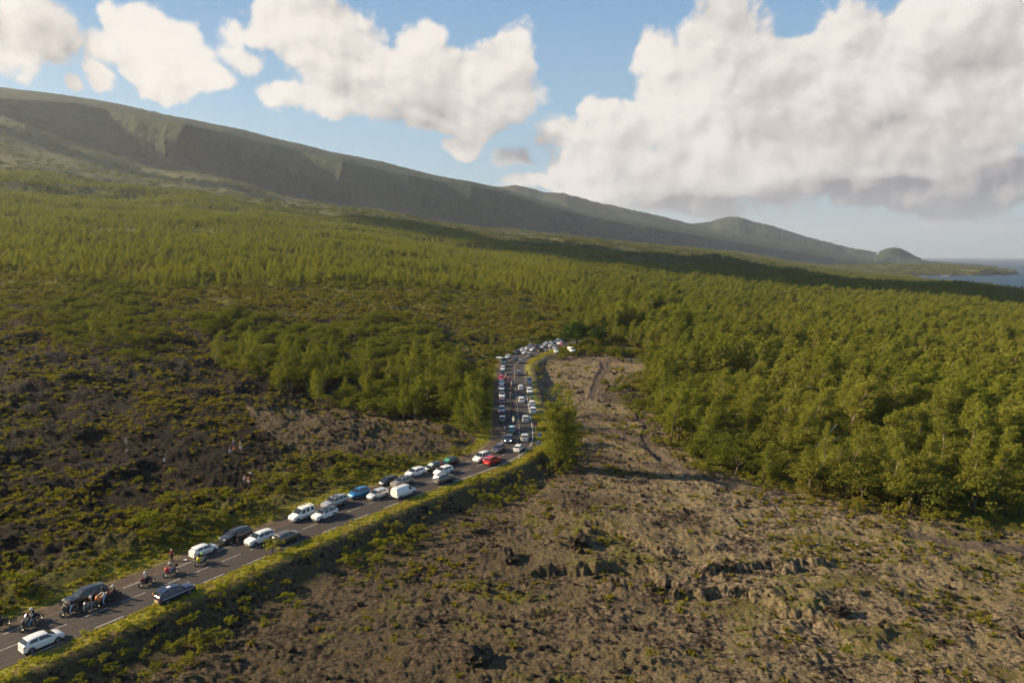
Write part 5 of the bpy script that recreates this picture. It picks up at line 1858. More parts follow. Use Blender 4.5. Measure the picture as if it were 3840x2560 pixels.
CARS = [
 # kind colour sx sy facing label options
 ('hatch', 'white', 168, 2424, 'a', "white three-door hatchback driving away, lowest car on the road", dict(rails=False)),
 ('estate', 'black', 331, 2258, 't', "black parked estate car behind the group of four motorcycles", dict()),
 ('hatch', 'white', 775, 2077, 'a', "white three-door hatchback parked on the verge beside the yellow motorcycle", dict(scale=.95)),
 ('estate', 'dgrey', 893, 2026, 't', "dark charcoal off-roader parked with a door open and a person standing beside it", dict(rails=1)),
 ('suv', 'white', 984, 2036.5, 't', "white off-roader with roof rails between the charcoal car and the brown crossover", dict(rails=1)),
 ('suv', 'brown', 1087, 2031, 'a', "grey-brown crossover driving away on the verge side", dict(scale=.96)),
 ('mpv', 'white', 1141, 1946, 't', "white people carrier with a steel roof rack parked on the shoulder", dict(name='people_carrier', cat='people carrier')),
 ('suv', 'white', 1227, 1944.5, 't', "white crossover with a black roof and lettered rear door", dict(blackroof=True)),
 ('estate', 'silver', 1263, 1899.5, 't', "silver old estate with a sunroof parked behind the lettered white crossover", dict(rails=2, sunroof=True)),
 ('hatch', 'blue', 1355, 1863, 't', "bright blue hatchback with roof rails", dict(rails=1, scale=(1, 1, 1.06))),
 ('hatch', 'lsilver', 1425.5, 1867, 't', "pale silver hatchback between the blue car and the white panel van", dict()),
 ('van', 'white', 1524, 1859.5, 'a', "white panel van driving away", dict(name='van', cat='van')),
 ('hatch', 'black', 1465, 1815, 't', "small black car parked left of the beige car with the dark sunroof", dict(scale=.92)),
 ('estate', 'beige', 1515, 1822, 't', "pale beige off-roader with a dark sunroof just behind the panel van", dict(sunroof=True, rails=2, scale=.96)),
 ('hatch', 'white', 1565, 1784, 't', "white rounded hatchback parked between the small black car and the red-tailed one", dict(scale=(1.08, 1.02, 1.04))),
 ('hatch', 'black', 1634, 1761, 't', "black parked hatchback with a sunshade and a red patterned tail", dict()),
 ('hatch', 'black', 1695, 1744, 't', "black parked hatchback with a green sunshade just above the red-tailed one", dict(scale=1.04)),
 ('hatch', 'white', 1671, 1778, 't', "white hatchback driving down beside the mid-grey crossover", dict(scale=(1.04, 1.02, 1))),
 ('suv', 'grey', 1673, 1808.5, 'a', "mid-grey crossover driving away below the white hatchback", dict()),
 ('mpv', 'white', 1815, 1728.5, 't', "white high-roofed people carrier beside the red crossover", dict(name='people_carrier', cat='people carrier', rails=2)),
 ('suv', 'red', 1857, 1739, 'a', "bright red crossover driving away on the inside of the bend", dict(rails=2, scale=.98)),
 ('hatch', 'purple', 1879, 1692.5, 't', "purple-grey hatchback coming down into the bend", dict(scale=1.02)),
 ('hatch', 'white', 1957, 1688.5, 'a', "small white city car leaving the bend uphill", dict(scale=.92)),
 ('hatch', 'dblue', 1908, 1655, 't', "dark blue car with headlights on, entering the bend", dict()),
 ('hatch', 'cream', 1968.5, 1648, 'a', "off-white hatchback driving away above the small city car", dict(scale=1.05)),
 ('sedan', 'green', 1919, 1620, 't', "dark green car with a pale roof and a blue beacon", dict()),
 ('hatch', 'lsilver', 1971, 1578, 'a', "silver hatchback with a blue-grey roof driving away beside the lone casuarina", dict(scale=1.06, blackroof=False)),
 ('hatch', 'grey', 1884, 1577, 'a', "grey car parked under the thicket at the bottom of the parked row", dict()),
 ('hatch', 'silver', 1881.5, 1543, 't', "silver car parked between the grey car and the dark red car", dict(scale=1.05)),
 ('hatch', 'dred', 1882.5, 1513, 't', "dark red car parked in the shadow below the white crossover with the black roof", dict()),
 ('suv', 'white', 1883, 1490, 't', "white crossover with a black roof parked just above the dark red car", dict(blackroof=True)),
 ('suv', 'white', 1880.5, 1463, 't', "white crossover with a black roof, second up from the dark red car", dict(blackroof=True)),
 ('hatch', 'white', 1880, 1441, 't', "small white car parked just below the bright red one", dict()),
 ('hatch', 'red', 1880.5, 1422, 't', "bright red car in the parked row left of the straight", dict()),
 ('suv', 'dgrey', 1885, 1404, 't', "dark grey car parked just above the bright red one", dict()),
 ('hatch', 'white', 1886, 1387, 't', "white car parked below the green off-roader", dict()),
 ('suv', 'green', 1890.5, 1374, 't', "dark green off-roader parked in front of the camper van with the awning", dict()),
 ('van', 'teal', 1891, 1359, 't', "dark teal camper van with the white awning", dict(name='camper_van', cat='camper van')),
 ('hatch', 'white', 1905.5, 1343, 't', "white car parked behind the camper van", dict(scale=1.05)),
 ('hatch', 'dblue', 1930, 1350, 't', "dark blue-grey car coming down the lane beside the camper van", dict()),
 ('hatch', 'grey', 1952.5, 1361, 'a', "grey hatchback driving away at the top of the straight", dict()),
 ('suv', 'grey', 1945.5, 1405, 'a', "grey crossover driving away alone in the uphill lane", dict()),
 ('hatch', 'white', 1953, 1459, 'a', "white car driving away, the upper of two in the uphill lane", dict()),
 ('hatch', 'white', 1955.7, 1506, 'a', "white car driving away, the lower of two in the uphill lane", dict(scale=1.04)),
 ('suv', 'dblue', 1985, 1432, 't', "silver-blue off-roader parked on the seaward shoulder, farthest up its short row", dict(rails=2)),
 ('hatch', 'dgrey', 1987.5, 1450, 't', "dark grey car parked on the seaward shoulder between the off-roader and a white car", dict()),
 ('suv', 'white', 1986.5, 1473, 't', "white crossover parked on the seaward shoulder just above two motorcycles", dict()),
 ('hatch', 'white', 1995.5, 1519, 'a', "white hatchback parked on the seaward shoulder just below two motorcycles", dict()),
 ('hatch', 'white', 1999, 1544, 'a', "white hatchback half hidden by the lone casuarina", dict()),
 ('estate', 'black', 1939, 1326, 't', "black off-roader with people around it at the far bend", dict(rails=1)),
 ('sedan', 'white', 1968, 1327, 't', "white saloon driving down out of the far bend", dict()),
 ('hatch', 'white', 1957, 1316, 't', "white car parked on the verge beside the black off-roader", dict(detail=0)),
 ('hatch', 'white', 1976, 1309.5, 't', "white car parked third along the far verge", dict(detail=0)),
 ('hatch', 'white', 1982, 1303, 't', "white hatchback with its tailgate raised at the far bend", dict(detail=0)),
 ('mpv', 'silver', 1987, 1336, 'a', "silver people carrier driving away into the far bend", dict(name='people_carrier', cat='people carrier')),
 ('hatch', 'white', 1996.5, 1315, 't', "white car in the road in front of the dark red estate", dict(detail=0)),
 ('estate', 'dred', 2003, 1304, 't', "dark red estate parked at the far bend", dict(detail=0)),
 ('mpv', 'navy', 2025, 1316, 'a', "dark police van with a yellow and red striped tail at the far bend", dict(name='police_van', cat='van')),
 ('hatch', 'black', 2026, 1300, 't', "black car parked on the verge behind the police van", dict(detail=0)),
 ('hatch', 'lsilver', 2037, 1304.5, 't', "pale silver car beside the police van", dict(detail=0)),
 ('suv', 'white', 2047, 1294.5, 't', "white off-roader parked near the end of the visible road", dict(detail=0)),
 ('hatch', 'white', 2063, 1290.5, 't', "white car parked farthest along the verge before the gap", dict(detail=0)),
 ('hatch', 'lsilver', 2067, 1299.5, 't', "pale silver car in the lane before the gap", dict(detail=0)),
 ('mpv', 'white', 2089.5, 1284.5, 't', "white minibus beside the big dark tree", dict(name='minibus', cat='minibus', detail=0)),
 ('hatch', 'white', 2101, 1290.5, 't', "white car in front of the minibus beside the big dark tree", dict(detail=0)),
 ('hatch', 'dred', 2109, 1279.5, 't', "dark red car almost hidden behind the big dark tree", dict(detail=0)),
 ('hatch', 'lsilver', 2083, 1315, 't', "pale silver car side-on in the lay-by", dict(detail=0, rz_add=.5)),
 ('hatch', 'silver', 2077, 1306, 't', "silver car at the back of the lay-by", dict(detail=0, rz_add=.4)),
 ('sedan', 'white', 2122, 1309.5, 't', "white saloon behind the big white van in the lay-by", dict(detail=0, rz_add=.3)),
 ('van', 'white', 2143, 1319, 't', "big white van side-on at the end of the lay-by", dict(name='van', cat='van', detail=0, rz_add=.75, scale=1.12)),
 ('hatch', 'white', 2086, 1322, 't', "white car half sunk behind the bushes of the lay-by", dict(detail=0, rz_add=.5)),
]
CAR_OBJ = []
for i_car, (kd, c, sx, sy, fc, lab, kw) in enumerate(CARS):
    o = make_car(kd, c, sx, sy, fc, lab, **kw)
    if i_car <= 22:       # read off at the wheels of the near side: move to the middle of the car
        i_ = int(np.argmin(np.hypot(ROAD[:, 0] - o.location.x, ROAD[:, 1] - o.location.y)))
        o.location.x -= ROAD_N[i_, 0] * .62; o.location.y -= ROAD_N[i_, 1] * .62
    CAR_OBJ.append(o)
for o in CAR_OBJ[:]:
    o['group'] = "cars and vans queued and parked along the coast road"

def by_label(txt):
    for o in CAR_OBJ:
        if txt in o['label']: return o
# ---- details that belong to single cars
# roof rack of the people carrier
pc = by_label("steel roof rack")
m = MB()
for sgn in (1, -1): m.tube([(-1.9, sgn * .66, 1.93), (.35, sgn * .66, 1.95)], .025, 6)
for xx in (-1.8, -1.25, -.7, -.15, .3): m.tube([(xx, -.7, 1.955), (xx, .7, 1.955)], .02, 6)
for xx in (-1.7, .2):
    for sgn in (1, -1): m.tube([(xx, sgn * .66, 1.80), (xx, sgn * .66, 1.95)], .02, 6)
m.build("roof_rack", STEEL, pc)
def lower_trim(o, kind, mat=DARKP):
    T = TYPES[kind]; m = MB()
    for sgn in (1, -1): m.box((-.05, sgn * (T['W'] / 2 + .002), .52), (T['wb'] * .52, .018, .09))
    m.build("side_trim", mat, o)
lower_trim(pc, 'mpv'); lower_trim(by_label("beside the yellow motorcycle"), 'hatch'); lower_trim(by_label("white panel van driving"), 'van')
# bonnet stripe, panel joints of the van
vn = by_label("white panel van driving")
m = MB()
for sgn in (1, -1):
    for xx in (-.95, .38): m.box((xx, sgn * .962, .95), (.012, .012, 1.1))
m.box((-2.372, 0, 1.05), (.01, .014, 1.4))
m.build("door_seam", DARKP, vn)
m = MB()
for k in range(5): m.box((-.7, -.5 + .25 * k, 1.945), (2.3, .03, .014))
m.build("roof_rib", PAINTS['white'], vn)
# lettering of the white crossover's rear door (not legible in the photograph: dark and red strokes)
wc = by_label("lettered rear door")
m = MB()
for k in range(7): m.box((-1.42 + .11 * k, .912, .66 + .030 * k), (.055, .006, .12), (0, .35, 0))
m.build("lettering", BLACKR, wc)
m = MB()
for k in range(3): m.box((-1.0 + .09 * k, .913, .88 + .03 * k), (.05, .006, .08), (0, .35, 0))
m.build("lettering", RED, wc)
# seats and people shapes are not seen through the dark glass; raised tailgate
tg = by_label("tailgate raised")
m = MB(); m.box((-2.0, 0, 1.72), (.75, 1.3, .06), (0, .35, 0)); m.build("tailgate", PAINTS['white'], tg)
# open front door of the charcoal off-roader
dg = by_label("door open and a person")
d_ = MB(); d_.box((.0, 0, .0), (1.0, .06, .72)); door = d_.build("open_door", PAINTS['dgrey'], dg, loc=(.62, 1.33, .72), rot=(0, 0, math.radians(62)))
w_ = MB(); w_.box((-.08, 0, .60), (.78, .03, .44)); w_.build("door_window", GLASS, door)
d_ = MB(); d_.box((.0, 0, .0), (1.0, .06, .72)); door = d_.build("open_door", PAINTS['dgrey'], dg, loc=(.62, -1.33, .72), rot=(0, 0, -math.radians(62)))
w_ = MB(); w_.box((-.08, 0, .60), (.78, .03, .44)); w_.build("door_window", GLASS, door)
# sunshades behind windscreens
for txt, colr, nmn in (("red patterned tail", (0.35, 0.42, 0.38), "shade_pale"), ("green sunshade", (0.03, 0.22, 0.13), "shade_green")):
    o = by_label(txt)
    sh_ = CARM['hatch']['windscreen'].copy(); sh_.name = "sunshade"; sh_.materials.clear()
    so_ = part("sunshade", sh_, principled(nmn, colr, .5), o, (.022, 0, .022)); so_.scale = (.99, .86, 1.0)
o = by_label("red patterned tail")
m = MB()
for sgn in (1, -1):
    m.box((-1.45, sgn * .872, .72), (.75, .012, .34)); m.box((-1.25, sgn * .80, 1.22), (.55, .012, .30), (sgn * .32, 0, 0))
m.build("tail_wrap", PAINTS['red'], o)
# plates of the queue cars are part of make_car; beacon of the green car
o = by_label("blue beacon")
m = MB(); m.tube([(.1, 0, 1.44), (.1, 0, 1.58)], .09, 10); m.build("beacon", principled("beacon_cyan", (0.1, 0.7, 0.8), .2, emis=((0.1, .8, .9), 1.5)), o)
m2 = CARM['sedan']['roofskin']; part("roof", m2, PAINTS['lsilver'], o)
# headlights that are lit
HL = principled("headlight_lit", (0.9, 0.9, 0.9), .3, emis=((1, .95, .85), 4.0))
for c_ in by_label("headlights on").children:
    if c_.name.startswith("headlight"):
        c_.material_slots[0].link = 'OBJECT'; c_.material_slots[0].material = HL
# striped tails of the two gendarmerie vehicles
YEL = principled("reflective_yellow", (0.60, 0.60, 0.03), .4)
ORA = principled("reflective_red", (0.55, 0.06, 0.02), .4)
def striped_tail(o, kind, top):
    T = TYPES[kind]; L2 = T['L'] / 2
    my, mr = MB(), MB()
    for sgn in (1, -1):
        for k in range(4):
            (my if k % 2 == 0 else mr).box((-L2 - .012 + .02 * k, sgn * (.30 + .12 * k), .60 + .14 * k), (.02, .12, .15), (sgn * .6, 0, 0))
            (mr if k % 2 == 0 else my).box((-L2 + .05, sgn * (.74 - .02 * k), top - .08 - .13 * k), (.03, .13, .10))
    my.box((-L2 - .02, 0, .44), (.02, .9, .09)); mr.box((-L2 - .021, 0, .35), (.02, .9, .06))
    my.build("yellow_stripe", YEL, o); mr.build("red_stripe", ORA, o)
striped_tail(by_label("striped tail"), 'mpv', 1.5)
gs = make_car('estate', 'navy', 657, 2238, 'a', "dark navy police off-roader with a yellow-red striped tail and white roof patch", name='police_car', cat='police car', rails=2)
gs['group'] = "cars and vans queued and parked along the coast road"
CAR_OBJ.append(gs)
striped_tail(gs, 'estate', 1.5)
m = MB(); m.box((-.75, .05, 1.725), (.42, .42, .012)); m.build("roof_panel", WHITE, gs)
m = MB()
for sgn in (1, -1): m.box((-.1, sgn * .931, .80), (3.9, .008, .07))
m.build("side_stripe", WHITE, gs)
# awning of the camper van: its own poles stand on the verge
cv = by_label("camper van with the white awning")
aw = MB(); aw.box((-.2, -2.05, 2.02), (2.6, 2.2, .06), (-.10, 0, 0)); aw.build("awning", WHITE, cv)
pl_ = MB()
for xx in (-1.4, 1.0): pl_.tube([(xx, -3.05, -.1), (xx, -3.05, 2.12)], .025, 6)
pl_.build("awning_pole", STEEL, cv)
cw = MB(); cw.box((.1, 0, 1.97), (2.4, 1.5, .12)); cw.build("roof_box", PAINTS['teal'], cv)
# white logo strokes on the big van in the lay-by
bv = by_label("big white van side-on")
m = MB()
for k, (xx, zz, a) in enumerate(((-.6, 1.0, .6), (-.35, 1.15, .9), (-.1, .95, .3))): m.box((xx, .968, zz), (.5, .01, .12), (0, a, 0))
m.build("lettering", BLACKR, bv)

# ------------------------------------------------------------------ motorcycles
def bike_meshes():
    o = {}
    m = MB(); m.lathe_y([(.19, -.06), (.28, -.085), (.315, 0), (.28, .085), (.19, .06)], n=18); o['tyre'] = m.mesh("wheel", True)
    m = MB(); m.lathe_y([(.215, -.03), (.215, .03), (.19, .03), (.19, -.03), (.215, -.03)], n=18)
    for k in range(5):
        a = 2 * math.pi * k / 5; m.box((.10 * math.cos(a), 0, .10 * math.sin(a)), (.20, .025, .03), (0, -a, 0))
    m.tube([(0, -.05, 0), (0, .05, 0)], .04, 8); o['rim'] = m.mesh("rim")
    m = MB(); m.box((.02, 0, .42), (.56, .34, .36)); m.ball((.12, 0, .54), (.30, .20, .24), 10, 6); m.ball((-.36, 0, .64), (.30, .14, .12), 10, 6); m.tube([(.42, 0, .78), (.05, .1, .72), (-.28, .11, .45), (-.66, .09, .31)], .028, 6)
    m.tube([(.42, 0, .78), (.05, -.1, .72), (-.28, -.11, .45), (-.66, -.09, .31)], .028, 6); m.tube([(.40, 0, .70), (.20, 0, .30), (-.2, 0, .26)], .03, 6); o['frame'] = m.mesh("engine_frame")
    m = MB(); m.ball((.16, 0, .84), (.34, .19, .19), 12, 8); o['tank'] = m.mesh("fuel_tank", True)
    m = MB(); m.ball((-.28, 0, .82), (.34, .14, .07), 12, 6); m.ball((-.60, 0, .88), (.18, .10, .06), 10, 6); o['seat'] = m.mesh("seat", True)
    m = MB()
    for s in (1, -1): m.tube([(.72, s * .075, .31), (.50, s * .075, .90)], .028, 6)
    m.ball((.72, 0, .60), (.16, .06, .05), 10, 5); o['fork'] = m.mesh("fork")
    m = MB(); m.tube([(.34, -.38, 1.02), (.46, -.18, 1.0), (.47, .18, 1.0), (.34, .38, 1.02)], .018, 6)
    for s in (1, -1): m.tube([(.45, s * .2, 1.02), (.47, s * .30, 1.18)], .01, 5); m.ball((.47, s * .31, 1.20), (.02, .07, .045), 8, 5)
    o['bar'] = m.mesh("handlebar")
    m = MB(); m.ball((.56, 0, .86), (.20, .20, .24), 10, 7); m.ball((.36, 0, .62), (.26, .19, .22), 10, 7); m.box((.60, 0, 1.10), (.05, .32, .22), (0, -.5, 0)); o['fairing'] = m.mesh("fairing", True)
    m = MB(); m.ball((.70, 0, .90), (.045, .08, .07), 8, 6); o['lamp'] = m.mesh("headlight", True)
    m = MB(); m.tube([(.15, -.12, .30), (-.20, -.16, .26), (-.55, -.17, .36), (-.78, -.17, .44)], [.03, .035, .055, .055], 8); o['exhaust'] = m.mesh("exhaust")
    m = MB(); m.box((-.66, 0, 1.05), (.36, .40, .28)); m.ball((-.66, 0, 1.19), (.18, .20, .06), 10, 5); o['topbox'] = m.mesh("top_box")
    m = MB(); m.ball((-.78, 0, .86), (.035, .07, .03), 8, 5); o['tail'] = m.mesh("taillight")
    return o
BIKE = bike_meshes()
def make_bike(sx, sy, facing, colour, label, z=.03, lean=0.0, topbox=False, rz_add=0.0, parts=True):
    x, y = at(sx, sy, z)
    s, ang, of = road_near(x, y)
    rz = ang + (math.pi if facing == 't' else 0) + rz_add
    r = empty("motorcycle", (x, y, z), rz)
    r.rotation_euler = (lean, 0, rz)
    r.scale = (1.08,) * 3
    tag(r, label, "motorcycle", "motorcycles among the queue on the coast road")
    col = PAINTS[colour] if colour in PAINTS else YEL
    for wx in (-.70, .74):
        w = part("wheel", BIKE['tyre'], TYRE, r, (wx, 0, .31)); part("rim", BIKE['rim'], RIM, w)
    part("engine_frame", BIKE['frame'], DARKP, r); part("fuel_tank", BIKE['tank'], col, r); part("seat", BIKE['seat'], INTER, r)
    part("fork", BIKE['fork'], STEEL, r); part("handlebar", BIKE['bar'], DARKP, r); part("fairing", BIKE['fairing'], col, r)
    part("headlight", BIKE['lamp'], LAMPW, r); part("exhaust", BIKE['exhaust'], STEEL, r); part("taillight", BIKE['tail'], LAMPR, r)
    if topbox: part("top_box", BIKE['topbox'], DARKP, r)
    return r
# ------------------------------------------------------------------ people
SKIN = principled("skin", (0.42, 0.24, 0.16), .6)
SKIND = principled("skin_dark", (0.16, 0.085, 0.055), .6)
def cloth(name, c): return principled("cloth_" + name, c, .85, 0, .2)
CL = {'white': cloth('white', (.68, .67, .64)), 'black': cloth('black', (.018, .018, .02)), 'red': cloth('red', (.50, .02, .02)), 'blue': cloth('jeans', (.14, .22, .36)), 'lblue': cloth('light_jeans', (.34, .42, .52)),
      'orange': cloth('orange', (.70, .13, .03)), 'green': cloth('olive', (.12, .15, .06)), 'grey': cloth('grey', (.22, .22, .23)), 'pink': cloth('pink', (.65, .12, .28)), 'neon': cloth('neon', (.35, .70, .10)),
      'beige': cloth('beige', (.42, .36, .25)), 'navy': cloth('navy', (.03, .04, .09)), 'purple': cloth('purple', (.16, .08, .22)), 'teal': cloth('teal', (.10, .25, .28))}
HAIR = principled("hair_dark", (.02, .013, .01), .7); HAIRB = principled("hair_blond", (.42, .30, .14), .7)

# joints: x forward, y left, z up, standing height 1.75
def pose(kind):
    J = dict(pelvis=(0, 0, .95), waist=(0, 0, 1.08), chest=(0, 0, 1.28), neck=(0, 0, 1.47), head=(.02, 0, 1.60), top=(.01, 0, 1.70),
             shL=(0, .18, 1.42), elL=(-.02, .24, 1.14), haL=(.06, .26, .90), hiL=(0, .10, .92), knL=(.02, .11, .50), anL=(0, .11, .09), toL=(.17, .13, .04),
             shR=(0, -.18, 1.42), elR=(-.02, -.24, 1.14), haR=(.06, -.26, .90), hiR=(0, -.10, .92), knR=(.02, -.11, .50), anR=(0, -.11, .09), toR=(.17, -.13, .04))
    def up(**k): J.update(k)
    if kind == 'walk':
        up(knL=(.22, .11, .52), anL=(.24, .11, .12), toL=(.41, .12, .07), knR=(-.06, -.11, .50), anR=(-.34, -.11, .16), toR=(-.20, -.12, .05), elL=(-.16, .24, 1.18), haL=(-.10, .26, .93), elR=(.10, -.24, 1.16), haR=(.28, -.22, 1.02))
    if kind == 'reach':
        up(chest=(.06, 0, 1.27), neck=(.12, 0, 1.45), head=(.18, 0, 1.56), top=(.2, 0, 1.66), shL=(.1, .18, 1.40), shR=(.1, -.18, 1.40), elL=(.26, .26, 1.22), haL=(.46, .18, 1.18), elR=(.24, -.26, 1.2), haR=(.44, -.18, 1.12))
    if kind == 'sit':      # crouching / sitting low
        up(pelvis=(0, 0, .42), waist=(.05, 0, .55), chest=(.12, 0, .74), neck=(.17, 0, .92), head=(.22, 0, 1.05), top=(.22, 0, 1.15), shL=(.14, .18, .87), shR=(.14, -.18, .87), elL=(.24, .26, .62), haL=(.44, .16, .58), elR=(.24, -.26, .62), haR=(.44, -.16, .58),
           hiL=(0, .10, .40), knL=(.40, .15, .52), anL=(.36, .14, .10), toL=(.53, .15, .04), hiR=(0, -.10, .40), knR=(.40, -.15, .52), anR=(.36, -.14, .10), toR=(.53, -.15, .04))
    if kind == 'ride':     # origin under the rider, on a motorcycle
        up(pelvis=(-.20, 0, .92), waist=(-.16, 0, 1.04), chest=(-.06, 0, 1.24), neck=(.03, 0, 1.42), head=(.10, 0, 1.54), top=(.10, 0, 1.64), shL=(-.02, .19, 1.36), shR=(-.02, -.19, 1.36), elL=(.16, .32, 1.16), haL=(.37, .36, 1.08), elR=(.16, -.32, 1.16), haR=(.37, -.36, 1.08),
           hiL=(-.18, .12, .90), knL=(.22, .26, .68), anL=(.02, .24, .34), toL=(.18, .26, .30), hiR=(-.18, -.12, .90), knR=(.22, -.26, .68), anR=(.02, -.24, .34), toR=(.18, -.26, .30))
    if kind == 'ride_foot':  # astride with both feet on the ground
        up(pelvis=(-.22, 0, .92), waist=(-.20, 0, 1.04), chest=(-.14, 0, 1.24), neck=(-.08, 0, 1.42), head=(-.03, 0, 1.54), top=(-.03, 0, 1.64), shL=(-.12, .19, 1.36), shR=(-.12, -.19, 1.36), elL=(.08, .32, 1.14), haL=(.35, .35, 1.06), elR=(.08, -.32, 1.14), haR=(.35, -.35, 1.06),
           hiL=(-.20, .12, .90), knL=(.10, .30, .50), anL=(.0, .36, .09), toL=(.16, .38, .04), hiR=(-.20, -.12, .90), knR=(.10, -.30, .50), anR=(.0, -.36, .09), toR=(.16, -.38, .04))
    return J
def skin_build(name, J, edges, radii, levels=1):
    names = list(dict.fromkeys([a for e in edges for a in e]))
    me = bpy.data.meshes.new(name)
    me.from_pydata([J[n] for n in names], [(names.index(a), names.index(b)) for a, b in edges], [])
    ob = bpy.data.objects.new(name, me)
    COL.objects.link(ob)
    sk = ob.modifiers.new("s", 'SKIN')
    sub = ob.modifiers.new("u", 'SUBSURF'); sub.levels = levels; sub.render_levels = levels
    for i, n in enumerate(names):
        r = radii[n]
        me.skin_vertices[0].data[i].radius = r if isinstance(r, tuple) else (r, r)
        me.skin_vertices[0].data[i].use_root = (i == 0)
    bpy.context.view_layer.update()
    dg = bpy.context.evaluated_depsgraph_get()
    res = bpy.data.meshes.new_from_object(ob.evaluated_get(dg))
    bpy.data.objects.remove(ob)
    res.materials.clear()
    res.polygons.foreach_set('use_smooth', [True] * len(res.polygons))
    res.name = name
    return res
def person_meshes(kind):
    J = pose(kind)
    # keep wrist and finger points
    E_ = [('pelvis', 'waist'), ('waist', 'chest'), ('chest', 'neck'), ('neck', 'head'), ('head', 'top')]
    for s in 'LR':
        E_ += [('chest', 'sh' + s), ('sh' + s, 'el' + s), ('el' + s, 'ha' + s), ('pelvis', 'hi' + s), ('hi' + s, 'kn' + s), ('kn' + s, 'an' + s), ('an' + s, 'to' + s)]
    R = dict(pelvis=(.14, .11), waist=(.13, .10), chest=(.16, .11), neck=.058, head=(.088, .10), top=(.065, .07))
    for s in 'LR': R.update({'sh' + s: .062, 'el' + s: .045, 'ha' + s: .032, 'hi' + s: .088, 'kn' + s: .060, 'an' + s: .040, 'to' + s: .036})
    body = skin_build("body", J, E_, R, 1)
    # hands with fingers, nose, ears, eyes joined to the same mesh
    m = MB()
    for s, sg in (('L', 1), ('R', -1)):
        e = Vector(J['el' + s]); h = Vector(J['ha' + s]); d = (h - e).normalized()
        side = d.cross(Vector((0, 0, 1)) if abs(d.z) < .8 else Vector((1, 0, 0))).normalized()
        nrm = side.cross(d)
        m.tube([h - d * .01, h + d * .045, h + d * .085], [.026, .040, .034], 8)
        for q, ln in enumerate((.062, .075, .070, .055)):
            b = h + d * .085 + side * (q - 1.5) * .019
            m.tube([b, b + d * ln * .55 + nrm * .006, b + d * ln + nrm * .028], [.0095, .0085, .0065], 5)
        b = h + d * .035 + side * -.034
        m.tube([b, b - side * .028 + d * .025, b - side * .034 + d * .058 + nrm * .015], [.011, .010, .007], 5)
    hd = Vector(J['head'])
    m.ball((hd.x + .10, 0, hd.z - .005), (.018, .012, .022), 6, 5)
    for sg in (1, -1):
        m.ball((hd.x, sg * .085, hd.z), (.02, .012, .03), 6, 5)
        m.ball((hd.x + .088, sg * .032, hd.z + .02), (.010, .013, .008), 6, 4)
    m.box((hd.x + .094, 0, hd.z - .045), (.008, .04, .008))
    ex = m.mesh("x", True)
    bm = bmesh.new(); bm.from_mesh(body); bm.from_mesh(ex); bm.to_mesh(body); bm.free(); bpy.data.meshes.remove(ex)
    out = dict(body=body)
    Js = dict(J)
    for s in 'LR':
        a = Vector(J['sh' + s]); b = Vector(J['el' + s]); Js['sl' + s] = tuple(a.lerp(b, .72))
        a = Vector(J['hi' + s]); b = Vector(J['kn' + s]); Js['shn' + s] = tuple(a.lerp(b, .85))
    RS = dict(pelvis=(.150, .122), waist=(.148, .118), chest=(.175, .125), neck=.062)
    ES = [('pelvis', 'waist'), ('waist', 'chest'), ('chest', 'neck')]
    for s in 'LR':
        ES += [('chest', 'sh' + s), ('sh' + s, 'sl' + s)]; RS.update({'sh' + s: .077, 'sl' + s: .066})
    out['shirt'] = skin_build("shirt", Js, ES, RS)
    ES2 = ES[:]
    for s in 'LR': ES2 = [e for e in ES2 if e != ('sh' + s, 'sl' + s)] + [('sh' + s, 'el' + s), ('el' + s, 'ha' + s)]; RS.update({'el' + s: .060, 'ha' + s: .044})
    out['jacket'] = skin_build("jacket", Js, ES2, RS)
    EL = []; RL = dict(pelvis=(.152, .125))
    for s in 'LR': EL += [('pelvis', 'hi' + s), ('hi' + s, 'kn' + s), ('kn' + s, 'an' + s)]; RL.update({'hi' + s: .103, 'kn' + s: .074, 'an' + s: .056})
    out['trousers'] = skin_build("trousers", Js, EL, RL)
    EL = []
    for s in 'LR': EL += [('pelvis', 'hi' + s), ('hi' + s, 'shn' + s)]; RL['shn' + s] = .088
    out['shorts'] = skin_build("shorts", Js, EL, RL)
    m = MB()
    for s in 'LR':
        a = Vector(J['an' + s]); t = Vector(J['to' + s]); c = a.lerp(t, .45); d = t - a
        m.ball((c.x, c.y, c.z - .015), (.14, .052, .055), 10, 6)
    out['shoes'] = m.mesh("shoes", True)
    m = MB(); hd = Vector(J['top']); m.ball((hd.x - .025, 0, hd.z - .045), (.105, .100, .105), 12, 8); out['hair'] = m.mesh("hair", True)
    m = MB(); m.ball((hd.x - .02, 0, hd.z - .07), (.15, .135, .15), 14, 9); m.box((hd.x + .10, 0, hd.z - .12), (.09, .19, .05)); out['helmet'] = m.mesh("helmet", True)
    m = MB(); m.ball((hd.x + .085, 0, hd.z - .065), (.06, .10, .045), 12, 6); out['visor'] = m.mesh("visor", True)
    m = MB(); m.ball((hd.x - .01, 0, hd.z + .005), (.115, .105, .075), 12, 6); m.ball((hd.x + .10, 0, hd.z - .02), (.10, .085, .012), 10, 4); out['cap'] = m.mesh("cap", True)
    return out
PM = {k: person_meshes(k) for k in ('stand', 'walk', 'reach', 'sit', 'ride', 'ride_foot')}
